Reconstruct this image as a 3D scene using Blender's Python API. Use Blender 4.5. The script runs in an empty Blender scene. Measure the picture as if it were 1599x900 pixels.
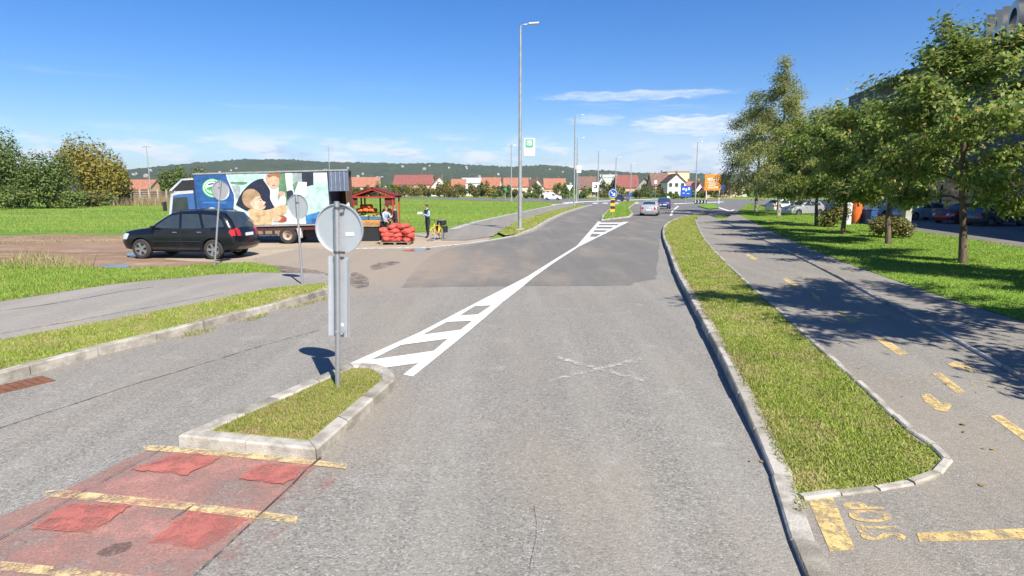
import bpy, bmesh, math, random
import numpy as np
from mathutils import Vector, Matrix, geometry
R = math.radians
SC = bpy.context.scene
COL = SC.collection

# ------------------------------------------------------------------ camera, sky, sun, exposure
F, CAMH = 936.0, 2.5                       # focal length (photo pixels) and camera height (m)
PITCH = math.atan(153 / F)
cam = bpy.data.cameras.new('camera'); cam_o = bpy.data.objects.new('camera', cam); COL.objects.link(cam_o)
cam.sensor_width = 36; cam.lens = 36 * F / 1599; cam.clip_end = 20000; cam.clip_start = .1
cam_o.location = (0, 0, CAMH); cam_o.rotation_euler = (R(90) - PITCH, 0, 0)
SC.camera = cam_o

SUN_EL = R(44)
SUN_AZ = math.atan2(.46, -.888)            # clockwise from +Y: right and behind the camera
sd = Vector((math.sin(SUN_AZ) * math.cos(SUN_EL), math.cos(SUN_AZ) * math.cos(SUN_EL), math.sin(SUN_EL)))
sun = bpy.data.lights.new('sun', 'SUN'); sun.energy = 5.0; sun.angle = R(.5); sun.color = (1, .94, .84)
sun_o = bpy.data.objects.new('sun', sun); COL.objects.link(sun_o)
sun_o.rotation_euler = (-sd).to_track_quat('-Z', 'Y').to_euler()

SC.view_settings.view_transform = 'Standard'; SC.view_settings.look = 'None'
SC.view_settings.gamma = 1; SC.view_settings.use_curve_mapping = False
SC.view_settings.exposure = .80
SC.cycles.max_bounces = 5; SC.cycles.diffuse_bounces = 3; SC.cycles.glossy_bounces = 2; SC.cycles.transmission_bounces = 4; SC.cycles.volume_bounces = 0; SC.cycles.transparent_max_bounces = 8


class NT:
    def __init__(s, tree): s.t = tree; s.L = tree.links.new
    def n(s, typ, inp=None, **kw):
        nd = s.t.nodes.new(typ)
        for k, v in kw.items(): setattr(nd, k, v)
        for k, v in (inp or {}).items():
            sk = nd.inputs[k]
            if isinstance(v, bpy.types.NodeSocket): s.L(v, sk)
            elif isinstance(v, bpy.types.Node): s.L(v.outputs[0], sk)
            else:
                try: sk.default_value = v
                except Exception: sk.default_value = (*v, 1)
        return nd
    def m(s, op, a, b=0., c=None, clamp=False):
        i = {0: a, 1: b}
        if c is not None: i[2] = c
        return s.n('ShaderNodeMath', i, operation=op, use_clamp=clamp).outputs[0]
    def mix(s, f, a, b, bt='MIX'):
        nd = s.n('ShaderNodeMix', data_type='RGBA', blend_type=bt)
        for sk, v in ((nd.inputs[0], f), (nd.inputs[6], a), (nd.inputs[7], b)):
            if isinstance(v, bpy.types.NodeSocket): s.L(v, sk)
            elif isinstance(v, (tuple, list)): sk.default_value = (*v[:3], 1)
            else: sk.default_value = v
        return nd.outputs[2]
    def ramp(s, f, lo, hi, a=0., b=1.):
        return s.n('ShaderNodeMapRange', {0: f, 1: lo, 2: hi, 3: a, 4: b}, interpolation_type='SMOOTHSTEP').outputs[0]
    def noise(s, vec, scale, detail=3., rough=.55, dist=0.):
        return s.n('ShaderNodeTexNoise', {'Vector': vec, 'Scale': scale, 'Detail': detail, 'Roughness': rough, 'Distortion': dist}).outputs[0]
    def mapping(s, vec, scale=(1, 1, 1), rotz=0., loc=(0, 0, 0)):
        return s.n('ShaderNodeMapping', {'Vector': vec, 'Location': loc, 'Rotation': (0, 0, rotz), 'Scale': scale}).outputs[0]


world = bpy.data.worlds.new('World'); SC.world = world; world.use_nodes = True
w = NT(world.node_tree)
for nd in list(world.node_tree.nodes): world.node_tree.nodes.remove(nd)
sky = w.n('ShaderNodeTexSky', sky_type='NISHITA', sun_disc=False, sun_elevation=SUN_EL, sun_rotation=SUN_AZ,
          air_density=1.0, dust_density=.35, ozone_density=2.2, altitude=100)
tc = w.n('ShaderNodeTexCoord').outputs['Generated']
sep = w.n('ShaderNodeSeparateXYZ', {0: tc})
az = w.m('ARCTAN2', sep.outputs[0], sep.outputs[1])
el = w.m('ARCSINE', sep.outputs[2])
def cvec(a, b, sx, sy, o=0.):
    return w.n('ShaderNodeCombineXYZ', {0: w.m('MULTIPLY', a, sx), 1: w.m('MULTIPLY', b, sy), 2: o}).outputs[0]
warp = w.m('SUBTRACT', w.noise(cvec(az, el, 22, 60, 3.), 1, 4), .5)
elw = w.m('MULTIPLY_ADD', warp, .012, el)
# low cumulus bank near the horizon, all round
cu = w.noise(cvec(az, el, 11, 42, 7.3), 1, 6, .6)
band = w.m('MULTIPLY', w.ramp(el, .0, .02, .55, 1), w.ramp(el, .055, .10, 1, 0))
cum = w.m('MULTIPLY', w.ramp(cu, .44, .62, 0, .95), band)
# thin high streaks
st = w.noise(cvec(az, elw, 3.2, 70, 1.7), 1, 5, .6)
stm = w.m('MULTIPLY', w.ramp(st, .60, .80, 0, .30), w.m('MULTIPLY', w.ramp(el, .07, .10), w.ramp(el, .13, .19, 1, 0)))
cl = w.m('MAXIMUM', cum, stm)
wisp = w.noise(cvec(az, elw, 26, 190, 5.1), 1, 6, .65)
# the three long clouds to the right of the lamp post, and the pale bank below them
for a0, e0, la, le, amt in ((.195, .146, .16, .0085, .62), (.275, .100, .095, .0165, .95), (.135, .110, .05, .010, .55), (.335, .090, .06, .016, .9)):
    da = w.m('POWER', w.m('ABSOLUTE', w.m('DIVIDE', w.m('SUBTRACT', az, a0), la)), 3.)
    dz = w.m('POWER', w.m('ABSOLUTE', w.m('DIVIDE', w.m('SUBTRACT', elw, e0), le)), 2.)
    g = w.m('MULTIPLY', w.ramp(w.m('ADD', w.m('ADD', da, dz), w.m('MULTIPLY', w.m('SUBTRACT', wisp, .5), 2.2)), 1.2, .0, 0, amt), w.ramp(wisp, .30, .62, 1, .55))
    cl = w.m('MAXIMUM', cl, g)
haze = w.m('MULTIPLY', w.ramp(el, .14, .0, 0, .75), w.ramp(w.m('ABSOLUTE', w.m('SUBTRACT', az, .30)), .34, .05, .10, 1))
cl = w.m('MAXIMUM', cl, haze)
shade = w.noise(cvec(az, w.m('ADD', el, .012), 13, 46, 7.3), 1, 5, .6)
ccol = w.mix(w.m('MULTIPLY', w.ramp(shade, .50, .66), band), (8.6, 9.2, 10.0), (5.0, 6.4, 9.0))
skyc = w.n('ShaderNodeHueSaturation', {'Hue': .5, 'Saturation': 1.38, 'Value': 1.0, 'Fac': 1, 'Color': sky.outputs[0]}).outputs[0]
skyc = w.mix(1., skyc, (.88, 1.0, 1.30), 'MULTIPLY')
full = w.mix(cl, skyc, ccol)
bg = w.n('ShaderNodeBackground', {'Color': full, 'Strength': .066})
w.L(bg.outputs[0], w.n('ShaderNodeOutputWorld').inputs[0])

# ------------------------------------------------------------------ survey: picture position of a ground point -> metres
def ray(u, v):
    x = (u - 800) / F; z = -(v - 450) / F; c, s = math.cos(PITCH), math.sin(PITCH)
    return x, c + z * s, -s + z * c
def G(u, v, z=0.):
    x, y, k = ray(u, v); t = (z - CAMH) / k
    return Vector((x * t, y * t))
def GL(pts, z=0.): return [G(u, v, z) for u, v in pts]
def Hgt(v, dist):                          # height of something seen at row v, `dist` metres ahead
    x, y, k = ray(800, v); return CAMH + dist * k / y
def AX(u, dist):                           # sideways position at `dist` metres ahead (level of the horizon)
    x, y, k = ray(u, 297); return x / y * dist
def sstep(a, b, x):
    t = min(1, max(0, (x - a) / (b - a))); return t * t * (3 - 2 * t)

# ------------------------------------------------------------------ materials
MATS = {}
def newmat(name):
    m = bpy.data.materials.new(name); m.use_nodes = True
    t = NT(m.node_tree); b = m.node_tree.nodes['Principled BSDF']; MATS[name] = m
    return m, t, b
def pm(name, c1, c2=None, scale=4., rough=.75, bump=0., metal=0., spec=.4, detail=5., coat=0., bscale=None, stretch=(1, 1, 1)):
    m, t, b = newmat(name)
    if c2 is None: c2 = tuple(x * .78 for x in c1)
    co = t.mapping(t.n('ShaderNodeTexCoord').outputs['Object'], stretch)
    nz = t.noise(co, scale, detail, .6)
    t.L(t.mix(t.ramp(nz, .35, .68), c1, c2), b.inputs['Base Color'])
    t.L(t.ramp(nz, .3, .7, max(0, rough - .06), min(1, rough + .06)), b.inputs['Roughness'])
    b.inputs['Metallic'].default_value = metal; b.inputs['Specular IOR Level'].default_value = spec
    b.inputs['Coat Weight'].default_value = coat
    if bump:
        bp = t.n('ShaderNodeBump', {'Height': t.noise(co, bscale or scale * 6, 4), 'Strength': bump, 'Distance': .02})
        t.L(bp.outputs[0], b.inputs['Normal'])
    return m

ROADROT = -math.atan2(.212, .977)          # along the road
def asphalt(name, base, dark, light, agg=75., dustamt=0., damp=None, seam=True):
    m, t, b = newmat(name)
    co = t.n('ShaderNodeTexCoord').outputs['Object']
    vor = t.n('ShaderNodeTexVoronoi', {'Vector': co, 'Scale': agg, 'Randomness': 1.})
    rnd = t.n('ShaderNodeSeparateColor', {0: vor.outputs['Color']}).outputs[0]
    fine = t.noise(co, agg * 1.6, 2, .6)
    col = t.mix(t.ramp(rnd, .0, .42), dark, base)
    col = t.mix(t.ramp(rnd, .74, 1., 0, .8), col, light)
    col = t.mix(.30, col, base)
    col = t.mix(t.ramp(fine, .3, .7, .0, .35), col, dark)
    big = t.noise(co, .42, 6, .62)
    col = t.mix(t.ramp(big, .36, .66, 0, .30), col, tuple(x * .72 for x in base))
    al = t.noise(t.mapping(co, (1.1, .045, 1), ROADROT), 1.5, 4, .6)
    col = t.mix(t.ramp(al, .42, .68, 0, .26), col, tuple(min(1, x * 1.34) for x in base))
    patch = t.noise(t.mapping(co, (1, 1, 1), 0, (31, 4, 0)), 1.9, 5, .65)
    col = t.mix(t.ramp(patch, .56, .74, 0, .2), col, light)
    pit = t.noise(co, agg * .42, 3, .6)
    col = t.mix(t.ramp(pit, .60, .74, 0, .6), col, dark)
    col = t.mix(t.ramp(pit, .28, .40, .35, 0), col, light)
    warm = t.noise(t.mapping(co, (1, .35, 1), ROADROT, (7, 3, 0)), .6, 5, .62)
    col = t.mix(t.ramp(warm, .46, .70, 0, .45), col, (.30, .255, .20))
    if dustamt:                              # sand carried out of the dirt lot
        sp = t.n('ShaderNodeSeparateXYZ', {0: co})
        dx = t.m('DIVIDE', t.m('SUBTRACT', sp.outputs[0], -6.3), 6.4); dy = t.m('DIVIDE', t.m('SUBTRACT', sp.outputs[1], 20.5), 7.2)
        d = t.m('SQRT', t.m('ADD', t.m('MULTIPLY', dx, dx), t.m('MULTIPLY', dy, dy)))
        d = t.m('ADD', d, t.m('MULTIPLY', t.m('SUBTRACT', al, .5), 1.1))
        d = t.m('ADD', d, t.m('MULTIPLY', t.m('SUBTRACT', patch, .5), .7))
        col = t.mix(t.ramp(d, .5, 1.2, dustamt, 0), col, (.34, .265, .195))
    t.L(col, b.inputs['Base Color'])
    b.inputs['Roughness'].default_value = .86; b.inputs['Specular IOR Level'].default_value = .25
    hgt = t.m('ADD', t.m('MULTIPLY', vor.outputs['Distance'], -1.), t.m('MULTIPLY', fine, .5))
    bp = t.n('ShaderNodeBump', {'Height': hgt, 'Strength': .45, 'Distance': .008})
    t.L(bp.outputs[0], b.inputs['Normal'])
    return m
asphalt('asphalt_old', (.268, .253, .222), (.110, .104, .094), (.50, .475, .425), 56, .6)
asphalt('asphalt_new', (.178, .170, .152), (.11, .105, .10), (.265, .252, .235), 70, .62)
asphalt('asphalt_path', (.262, .242, .208), (.125, .117, .103), (.47, .44, .39), 70)
asphalt('asphalt_path_left', (.31, .288, .25), (.18, .17, .16), (.42, .39, .35), 60)
asphalt('asphalt_far', (.17, .165, .16), (.10, .10, .10), (.25, .24, .23), 40)

def paint(name, c, wear=.5, scale=9., floor=0., fine=.3):
    """road paint, worn away in spots so that the surface below shows through"""
    m, t, b = newmat(name)
    co = t.n('ShaderNodeTexCoord').outputs['Object']
    n1 = t.noise(co, scale, 7, .72); n2 = t.noise(co, 60, 3, .6)
    f = t.m('ADD', t.m('MULTIPLY', n1, 1 - fine), t.m('MULTIPLY', n2, fine))
    k = t.ramp(f, .62 - .32 * wear, .74 - .20 * wear, 1, floor)
    col = t.mix(t.ramp(t.noise(co, 3, 5), .3, .7), c, tuple(x * .82 for x in c))
    col = t.mix(t.ramp(t.noise(co, 26, 5, .7), .52, .75, 0, .5), col, tuple(x * .6 for x in c))
    t.L(col, b.inputs['Base Color'])
    b.inputs['Roughness'].default_value = .8
    t.L(t.n('ShaderNodeBump', {'Height': n2, 'Strength': .3, 'Distance': .005}).outputs[0], b.inputs['Normal'])
    mx = t.n('ShaderNodeMixShader', {0: k}); t.L(t.n('ShaderNodeBsdfTransparent').outputs[0], mx.inputs[1]); t.L(b.outputs[0], mx.inputs[2])
    t.L(mx.outputs[0], m.node_tree.nodes['Material Output'].inputs[0])
    return m
paint('paint_white', (.80, .79, .76), .20, 7)
paint('paint_white_far', (.72, .71, .68), .25, 5)
paint('paint_white_faint', (.52, .50, .47), 1.02, 5., 0, .45)
paint('paint_yellow_worn', (.64, .46, .19), 1.02, 12)
paint('paint_yellow', (.72, .52, .21), .62)
paint('paint_yellow_faint', (.58, .50, .26), .92, 6)
paint('paint_yellow_crossing', (.70, .53, .27), .66, 7)
paint('red_worn', (.45, .225, .185), .72, 1.8, .22, .4)
paint('paint_white_x', (.56, .54, .51), .80, 8)
paint('red_fresh', (.47, .15, .12), .58, 4, .1)
paint('red_dust', (.38, .20, .165), 1.05, 3, 0, .4)
paint('crack', (.075, .066, .058), .60, 6)
paint('dirt_stain', (.14, .11, .088), .86, 3.2, .05, .45)

def groundmat(name, cols, scales=(.25, 1.4, 9.), bump=.5, dist=.05, stretch=(1, 1, 1)):
    m, t, b = newmat(name)
    co = t.mapping(t.n('ShaderNodeTexCoord').outputs['Object'], stretch)
    a = t.noise(co, scales[0], 6, .6); c = t.noise(co, scales[1], 5, .65); d = t.noise(co, scales[2], 4, .7)
    col = t.mix(t.ramp(a, .38, .62), cols[0], cols[1])
    col = t.mix(t.ramp(c, .45, .68, 0, .75), col, cols[2])
    col = t.mix(t.ramp(d, .48, .72, 0, .7), col, cols[3])
    t.L(col, b.inputs['Base Color']); b.inputs['Roughness'].default_value = .95; b.inputs['Specular IOR Level'].default_value = .1
    hh = t.m('ADD', d, t.m('MULTIPLY', c, .6))
    t.L(t.n('ShaderNodeBump', {'Height': hh, 'Strength': bump, 'Distance': dist}).outputs[0], b.inputs['Normal'])
    return m
groundmat('field', ((.10, .205, .028), (.205, .295, .042), (.31, .285, .095), (.085, .155, .024)), (.03, .22, 2.2), .7, .2, (.35, 1, 1))
groundmat('verge_soil', ((.20, .25, .05), (.26, .26, .075), (.36, .28, .14), (.13, .16, .035)), (.5, 2.5, 20), .6, .03)
groundmat('lawn_soil', ((.13, .25, .026), (.17, .29, .035), (.20, .27, .05), (.08, .165, .018)), (.3, 1.6, 14), .6, .04)
groundmat('dirt', ((.29, .19, .13), (.215, .14, .095), (.40, .30, .21), (.14, .095, .07)), (.18, .9, 7), .6, .05, (.4, 1.3, 1))
groundmat('sand', ((.40, .33, .25), (.33, .265, .195), (.45, .39, .31), (.24, .19, .14)), (.3, 1.1, 8), .4, .03, (.5, 1.3, 1))
groundmat('forest_hill', ((.042, .074, .030), (.066, .092, .036), (.11, .11, .055), (.020, .038, .020)), (.008, .03, .11), 1., 9.)

def blade(name, stops, trans=.35, rough=.6, dry=None):
    m, t, b = newmat(name)
    g = t.n('ShaderNodeNewGeometry').outputs['Random Per Island']
    cr = t.n('ShaderNodeValToRGB', {0: g}); e = cr.color_ramp.elements
    while len(e) > 1: e.remove(e[0])
    e[0].position = stops[0][0]; e[0].color = (*stops[0][1], 1)
    for p, c in stops[1:]:
        q = e.new(p); q.color = (*c, 1)
    co = t.n('ShaderNodeTexCoord').outputs['Object']
    col = t.mix(t.ramp(t.noise(co, .9, 4), .35, .7, 0, .25), cr.outputs[0], (.10, .14, .022) if trans > .2 else (.2, .17, .1))
    if dry: col = t.mix(t.ramp(t.noise(co, 1.3, 6, .68), .47, .66, 0, .75), col, dry)
    t.L(col, b.inputs['Base Color']); b.inputs['Roughness'].default_value = rough; b.inputs['Specular IOR Level'].default_value = .3
    tr = t.n('ShaderNodeBsdfTranslucent', {'Color': col}); mx = t.n('ShaderNodeMixShader', {0: trans})
    t.L(b.outputs[0], mx.inputs[1]); t.L(tr.outputs[0], mx.inputs[2])
    t.L(mx.outputs[0], m.node_tree.nodes['Material Output'].inputs[0])
    return m
blade('grass_verge', ((0, (.20, .33, .035)), (.40, (.29, .40, .05)), (.65, (.37, .42, .075)), (.85, (.46, .41, .15)), (1, (.52, .42, .22))), .3, .6, (.47, .38, .19))
blade('grass_lawn', ((0, (.15, .30, .03)), (.5, (.23, .385, .05)), (.85, (.33, .42, .085)), (1, (.42, .42, .13))), .3, .6, (.32, .36, .09))
blade('grass_island', ((0, (.16, .26, .03)), (.35, (.26, .33, .05)), (.6, (.37, .34, .10)), (.8, (.46, .37, .17)), (1, (.30, .20, .11))), .3, .6, (.42, .32, .17))
blade('leaf_oak', ((0, (.105, .17, .036)), (.35, (.175, .27, .052)), (.70, (.29, .385, .085)), (.93, (.43, .42, .13)), (1, (.50, .31, .11))), .48, .42)
blade('leaf_birch', ((0, (.19, .235, .07)), (.4, (.29, .33, .10)), (.8, (.40, .41, .14)), (1, (.48, .42, .15))), .5, .5)
blade('leaf_green', ((0, (.08, .125, .034)), (.5, (.13, .19, .045)), (1, (.22, .25, .07))), .3)
blade('leaf_yellow', ((0, (.18, .18, .035)), (.45, (.30, .26, .045)), (.8, (.34, .25, .05)), (1, (.26, .19, .07))), .3)
blade('leaf_olive', ((0, (.085, .11, .034)), (.5, (.14, .155, .048)), (.85, (.21, .18, .066)), (1, (.32, .17, .08))), .3)
blade('leaf_box', ((0, (.12, .14, .035)), (.5, (.19, .18, .05)), (1, (.26, .2, .07))), .25)
blade('reed', ((0, (.34, .25, .15)), (.6, (.40, .30, .18)), (1, (.26, .22, .10))), .2)
blade('weed', ((0, (.22, .28, .07)), (.5, (.34, .32, .12)), (1, (.42, .33, .18))), .25)

pm('concrete_kerb', (.47, .44, .385), (.27, .245, .205), 4.5, .9, .5, bscale=60)
pm('concrete_kerb_dirty', (.37, .34, .285), (.19, .175, .14), 3.6, .9, .5, bscale=60)
pm('concrete', (.42, .41, .38), (.33, .32, .30), 3, .9, .3)
pm('galvanised', (.50, .51, .53), (.40, .41, .44), 6, .48, .1, .75, bscale=40)
pm('sign_back', (.60, .62, .66), (.53, .55, .59), 2.5, .42, .05, .55)
pm('steel_dark', (.12, .125, .13), (.08, .08, .085), 5, .55, 0, .5)
pm('post_grey', (.36, .37, .37), (.27, .28, .28), 3, .6, .1, .3)
pm('sticker_white', (.80, .80, .78), (.72, .72, .70))
pm('rust', (.22, .095, .055), (.15, .065, .04), 14, .9, .5)
pm('bark', (.16, .115, .08), (.085, .06, .045), 9, .95, .9, stretch=(1, 1, .25), bscale=18)
pm('bark_birch', (.42, .39, .35), (.16, .14, .12), 7, .9, .5, stretch=(1, 1, .6))
pm('plastic_black', (.022, .022, .024), (.03, .03, .03), 8, .6)
pm('rubber', (.028, .027, .026), (.045, .042, .038), 6, .85, .2)
pm('rim', (.55, .56, .58), (.45, .46, .48), 6, .32, 0, .85)
pm('paint_black', (.006, .007, .011), (.009, .010, .015), 2, .2, 0, 0, .35, coat=.4)
pm('paint_silver', (.50, .52, .55), (.46, .48, .51), 2, .3, 0, .45, coat=.5)
pm('paint_car_white', (.74, .75, .76), (.70, .71, .72), 2, .3, coat=.5)
pm('paint_car_blue', (.035, .075, .19), (.03, .06, .16), 2, .28, 0, .3, coat=.5)
pm('paint_car_grey', (.12, .125, .135), (.10, .105, .115), 2, .3, 0, .3, coat=.5)
pm('paint_car_red', (.26, .03, .025), (.22, .025, .02), 2, .3, coat=.5)
pm('glass_dark', (.03, .042, .05), (.04, .052, .06), 3, .07, 0, 0, .7)
pm('tail_red', (.42, .02, .02), (.34, .015, .015), 4, .2, coat=.4)
pm('lamp_clear', (.62, .64, .66), (.5, .52, .55), 4, .15, coat=.4)
pm('plate_white', (.75, .75, .75), (.68, .68, .68), 5, .5)
pm('sign_blue', (.015, .085, .42), (.013, .075, .36), 3, .4)
pm('sign_white', (.78, .78, .78), (.72, .72, .72), 3, .45)
pm('sign_red', (.55, .03, .03), (.48, .03, .03), 3, .45)
pm('sign_yellow', (.80, .45, .03), (.72, .40, .03), 3, .45)
pm('sign_orange', (.68, .26, .03), (.60, .22, .03), 3, .45)
pm('sign_green', (.03, .36, .20), (.03, .32, .18), 3, .45)
pm('sign_black', (.02, .02, .02), (.026, .026, .026), 3, .5)
# ------------------------------------------------------------------ mesh helpers
class MB:
    """collects shapes; build() links them as one mesh object"""
    def __init__(s): s.v = []; s.f = []; s.k = []; s.mi = 0
    def add(s, vs, fs, mi=None):
        o = len(s.v); s.v += [tuple(p) for p in vs]; s.f += [tuple(i + o for i in f) for f in fs]
        s.k += [s.mi if mi is None else mi] * len(fs); return s
    def box(s, c, size, rz=0., bev=0., ry=0., rx=0., taper=1.):
        hx, hy, hz = (q / 2 for q in size)
        if bev:
            bm = bmesh.new(); bmesh.ops.create_cube(bm, size=1)
            for p in bm.verts:
                k = taper if p.co.z > 0 else 1
                p.co = Vector((p.co.x * size[0] * k, p.co.y * size[1] * k, p.co.z * size[2]))
            bmesh.ops.bevel(bm, geom=bm.edges[:], offset=bev, segments=2, affect='EDGES', profile=.5)
            bm.verts.index_update(); vs = [p.co.copy() for p in bm.verts]; fs = [[p.index for p in f.verts] for f in bm.faces]; bm.free()
        else:
            vs = [Vector((sx * hx * (taper if sz > 0 else 1), sy * hy * (taper if sz > 0 else 1), sz * hz)) for sz in (-1, 1) for sy in (-1, 1) for sx in (-1, 1)]
            fs = [(0, 2, 3, 1), (4, 5, 7, 6), (0, 1, 5, 4), (2, 6, 7, 3), (0, 4, 6, 2), (1, 3, 7, 5)]
        M = Matrix.Translation(c) @ Matrix.Rotation(rz, 4, 'Z') @ Matrix.Rotation(ry, 4, 'Y') @ Matrix.Rotation(rx, 4, 'X')
        return s.add([M @ p for p in vs], fs)
    def tube(s, pts, rad, n=8, cap=True):
        pts = [Vector(p) for p in pts]
        if not isinstance(rad, (list, tuple)): rad = [rad] * len(pts)
        vs = []; fs = []; up = None
        for i, p in enumerate(pts):
            d = (pts[min(i + 1, len(pts) - 1)] - pts[max(i - 1, 0)]).normalized()
            if up is None: up = d.orthogonal().normalized()
            else:
                up = (up - d * up.dot(d)); up = up.normalized() if up.length > 1e-6 else d.orthogonal().normalized()
            q = d.cross(up)
            for k in range(n):
                a = 2 * math.pi * k / n; vs.append(p + (up * math.cos(a) + q * math.sin(a)) * rad[i])
        for i in range(len(pts) - 1):
            for k in range(n):
                a, b = i * n + k, i * n + (k + 1) % n; fs.append((a, b, b + n, a + n))
        if cap: fs += [tuple(range(n))[::-1], tuple(range((len(pts) - 1) * n, len(pts) * n))]
        return s.add(vs, fs)
    def lathe(s, prof, n=16, axis='Z', c=(0, 0, 0), close=False):
        """profile of (radius, height) turned about an axis"""
        vs = []; fs = []; c = Vector(c)
        for r, h in prof:
            for k in range(n):
                a = 2 * math.pi * k / n; x, y = r * math.cos(a), r * math.sin(a)
                vs.append(c + Vector({'Z': (x, y, h), 'Y': (x, h, y), 'X': (h, x, y)}[axis]))
        m = len(prof)
        for i in range(m if close else m - 1):
            for k in range(n):
                a, b = i * n + k, i * n + (k + 1) % n; j = ((i + 1) % m) * n
                fs.append((a, b, j + (k + 1) % n, j + k))
        if not close: fs += [tuple(range(n))[::-1], tuple(range((m - 1) * n, m * n))]
        return s.add(vs, fs)
    def prism(s, poly, z0, z1, M=None):
        n = len(poly); vs = [Vector((p[0], p[1], z0)) for p in poly] + [Vector((p[0], p[1], z1)) for p in poly]
        if M is not None: vs = [M @ p for p in vs]
        fs = [tuple(range(n))[::-1], tuple(range(n, 2 * n))] + [(i, (i + 1) % n, n + (i + 1) % n, n + i) for i in range(n)]
        return s.add(vs, fs)
    def ball(s, c, r, n=10, m=7, rough=0., rng=None):
        r = r if isinstance(r, (tuple, list)) else (r, r, r); vs = []; fs = []
        for i in range(m + 1):
            t = math.pi * i / m
            for k in range(n):
                a = 2 * math.pi * k / n; q = 1 + (rng.uniform(-rough, rough) if rng else 0)
                vs.append((c[0] + r[0] * q * math.sin(t) * math.cos(a), c[1] + r[1] * q * math.sin(t) * math.sin(a), c[2] + r[2] * q * math.cos(t)))
        for i in range(m):
            for k in range(n):
                a, b = i * n + k, i * n + (k + 1) % n; fs.append((a, a + n, b + n, b))
        return s.add(vs, fs)
    def build(s, name, mats, parent=None, smooth=False, angle=None, M=None):
        me = bpy.data.meshes.new(name); me.from_pydata(s.v, [], s.f)
        for m in (mats if isinstance(mats, (list, tuple)) else [mats]): me.materials.append(MATS[m] if isinstance(m, str) else m)
        if any(s.k): me.polygons.foreach_set('material_index', s.k)
        if M is not None: me.transform(M)
        bm = bmesh.new(); bm.from_mesh(me); bmesh.ops.recalc_face_normals(bm, faces=bm.faces[:]); bm.to_mesh(me); bm.free()
        if smooth or angle:
            me.polygons.foreach_set('use_smooth', [True] * len(me.polygons))
            if angle: me.set_sharp_from_angle(angle=R(angle))
        me.update()
        o = bpy.data.objects.new(name, me); COL.objects.link(o)
        if parent: o.parent = parent
        return o
def tag(o, label=None, cat=None, group=None, kind=None):
    for k, v in (('label', label), ('category', cat), ('group', group), ('kind', kind)):
        if v: o[k] = v
    return o
def thing(name, label, cat, loc=(0, 0, 0), rz=0., group=None):
    o = bpy.data.objects.new(name, None); COL.objects.link(o); o.empty_display_size = .2
    o.location = (loc[0], loc[1], loc[2] if len(loc) > 2 else 0); o.rotation_euler = (0, 0, rz)
    return tag(o, label, cat, group)
def struct(name):
    o = bpy.data.objects.new(name, None); COL.objects.link(o); o['kind'] = 'structure'; return o
def copy_tree(o, parent=None):
    c = o.copy(); COL.objects.link(c); c.parent = parent
    for ch in list(o.children): copy_tree(ch, c)
    return c
def inpoly(P, poly):
    x, y = P[:, 0], P[:, 1]; r = np.zeros(len(P), bool); n = len(poly)
    for i in range(n):
        x0, y0 = poly[i][0], poly[i][1]; x1, y1 = poly[(i + 1) % n][0], poly[(i + 1) % n][1]
        if y0 == y1: continue
        c = ((y0 > y) != (y1 > y)) & (x < (x1 - x0) * (y - y0) / (y1 - y0) + x0); r ^= c
    return r
def densify(poly, step, closed=True):
    out = []; n = len(poly)
    for i in range(n if closed else n - 1):
        a, b = Vector(poly[i]), Vector(poly[(i + 1) % n]); k = max(1, int(math.ceil((b - a).length / step)))
        out += [a.lerp(b, j / k) for j in range(k)]
    if not closed: out.append(Vector(poly[-1]))
    return out
def smooth_line(pts, n=6):
    """Catmull-Rom through the points"""
    p = [Vector(q) for q in pts]; p = [p[0] * 2 - p[1]] + p + [p[-1] * 2 - p[-2]]; out = []
    for i in range(1, len(p) - 2):
        for k in range(n):
            t = k / n; a, b, c, d = p[i - 1], p[i], p[i + 1], p[i + 2]
            out.append(.5 * ((2 * b) + (c - a) * t + (2 * a - 5 * b + 4 * c - d) * t * t + (3 * b - a - 3 * c + d) * t ** 3))
    return out + [p[-2]]
def cdt(outline, inner=(), grid=None, step=None):
    ol = [Vector((p[0], p[1])) for p in (densify(outline, step) if step else outline)]
    vs = list(ol); faces = [list(range(len(ol)))]
    for q in inner:
        k = len(vs); vs += [Vector((p[0], p[1])) for p in q]; faces.append(list(range(k, k + len(q))))
    if grid:
        a = np.array([(p[0], p[1]) for p in ol]); lo, hi = a.min(0), a.max(0)
        gx, gy = np.meshgrid(np.arange(lo[0] + grid / 2, hi[0], grid), np.arange(lo[1] + grid / 2, hi[1], grid))
        P = np.stack([gx.ravel(), gy.ravel()], 1); P = P[inpoly(P, ol)]
        vs += [Vector((float(p[0]), float(p[1]))) for p in P]
    V, E, Fc, ov, oe, of = geometry.delaunay_2d_cdt(vs, [], faces, 1, 1e-5)
    return V, Fc, of
def sheet(name, poly, z, mat, grid=None, parent=None, kind=None, off=0.):
    """a surface laid over the ground; z a number or a function of (x, y)"""
    zf = z if callable(z) else (lambda x, y: z)
    V, Fc, _ = cdt(poly, (), grid, grid)
    mb = MB(); mb.add([(p.x, p.y, zf(p.x, p.y) + off) for p in V], Fc)
    o = mb.build(name, mat, parent)
    me = o.data                                    # faces up
    if sum(p.normal.z * p.area for p in me.polygons) < 0: me.flip_normals()
    if kind: o['kind'] = kind
    return o
def offset_line(pts, d):
    out = []
    for i in range(len(pts)):
        t = (pts[min(i + 1, len(pts) - 1)] - pts[max(i - 1, 0)]).normalized(); out.append(pts[i] + Vector((-t.y, t.x)) * d)
    return out
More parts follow.
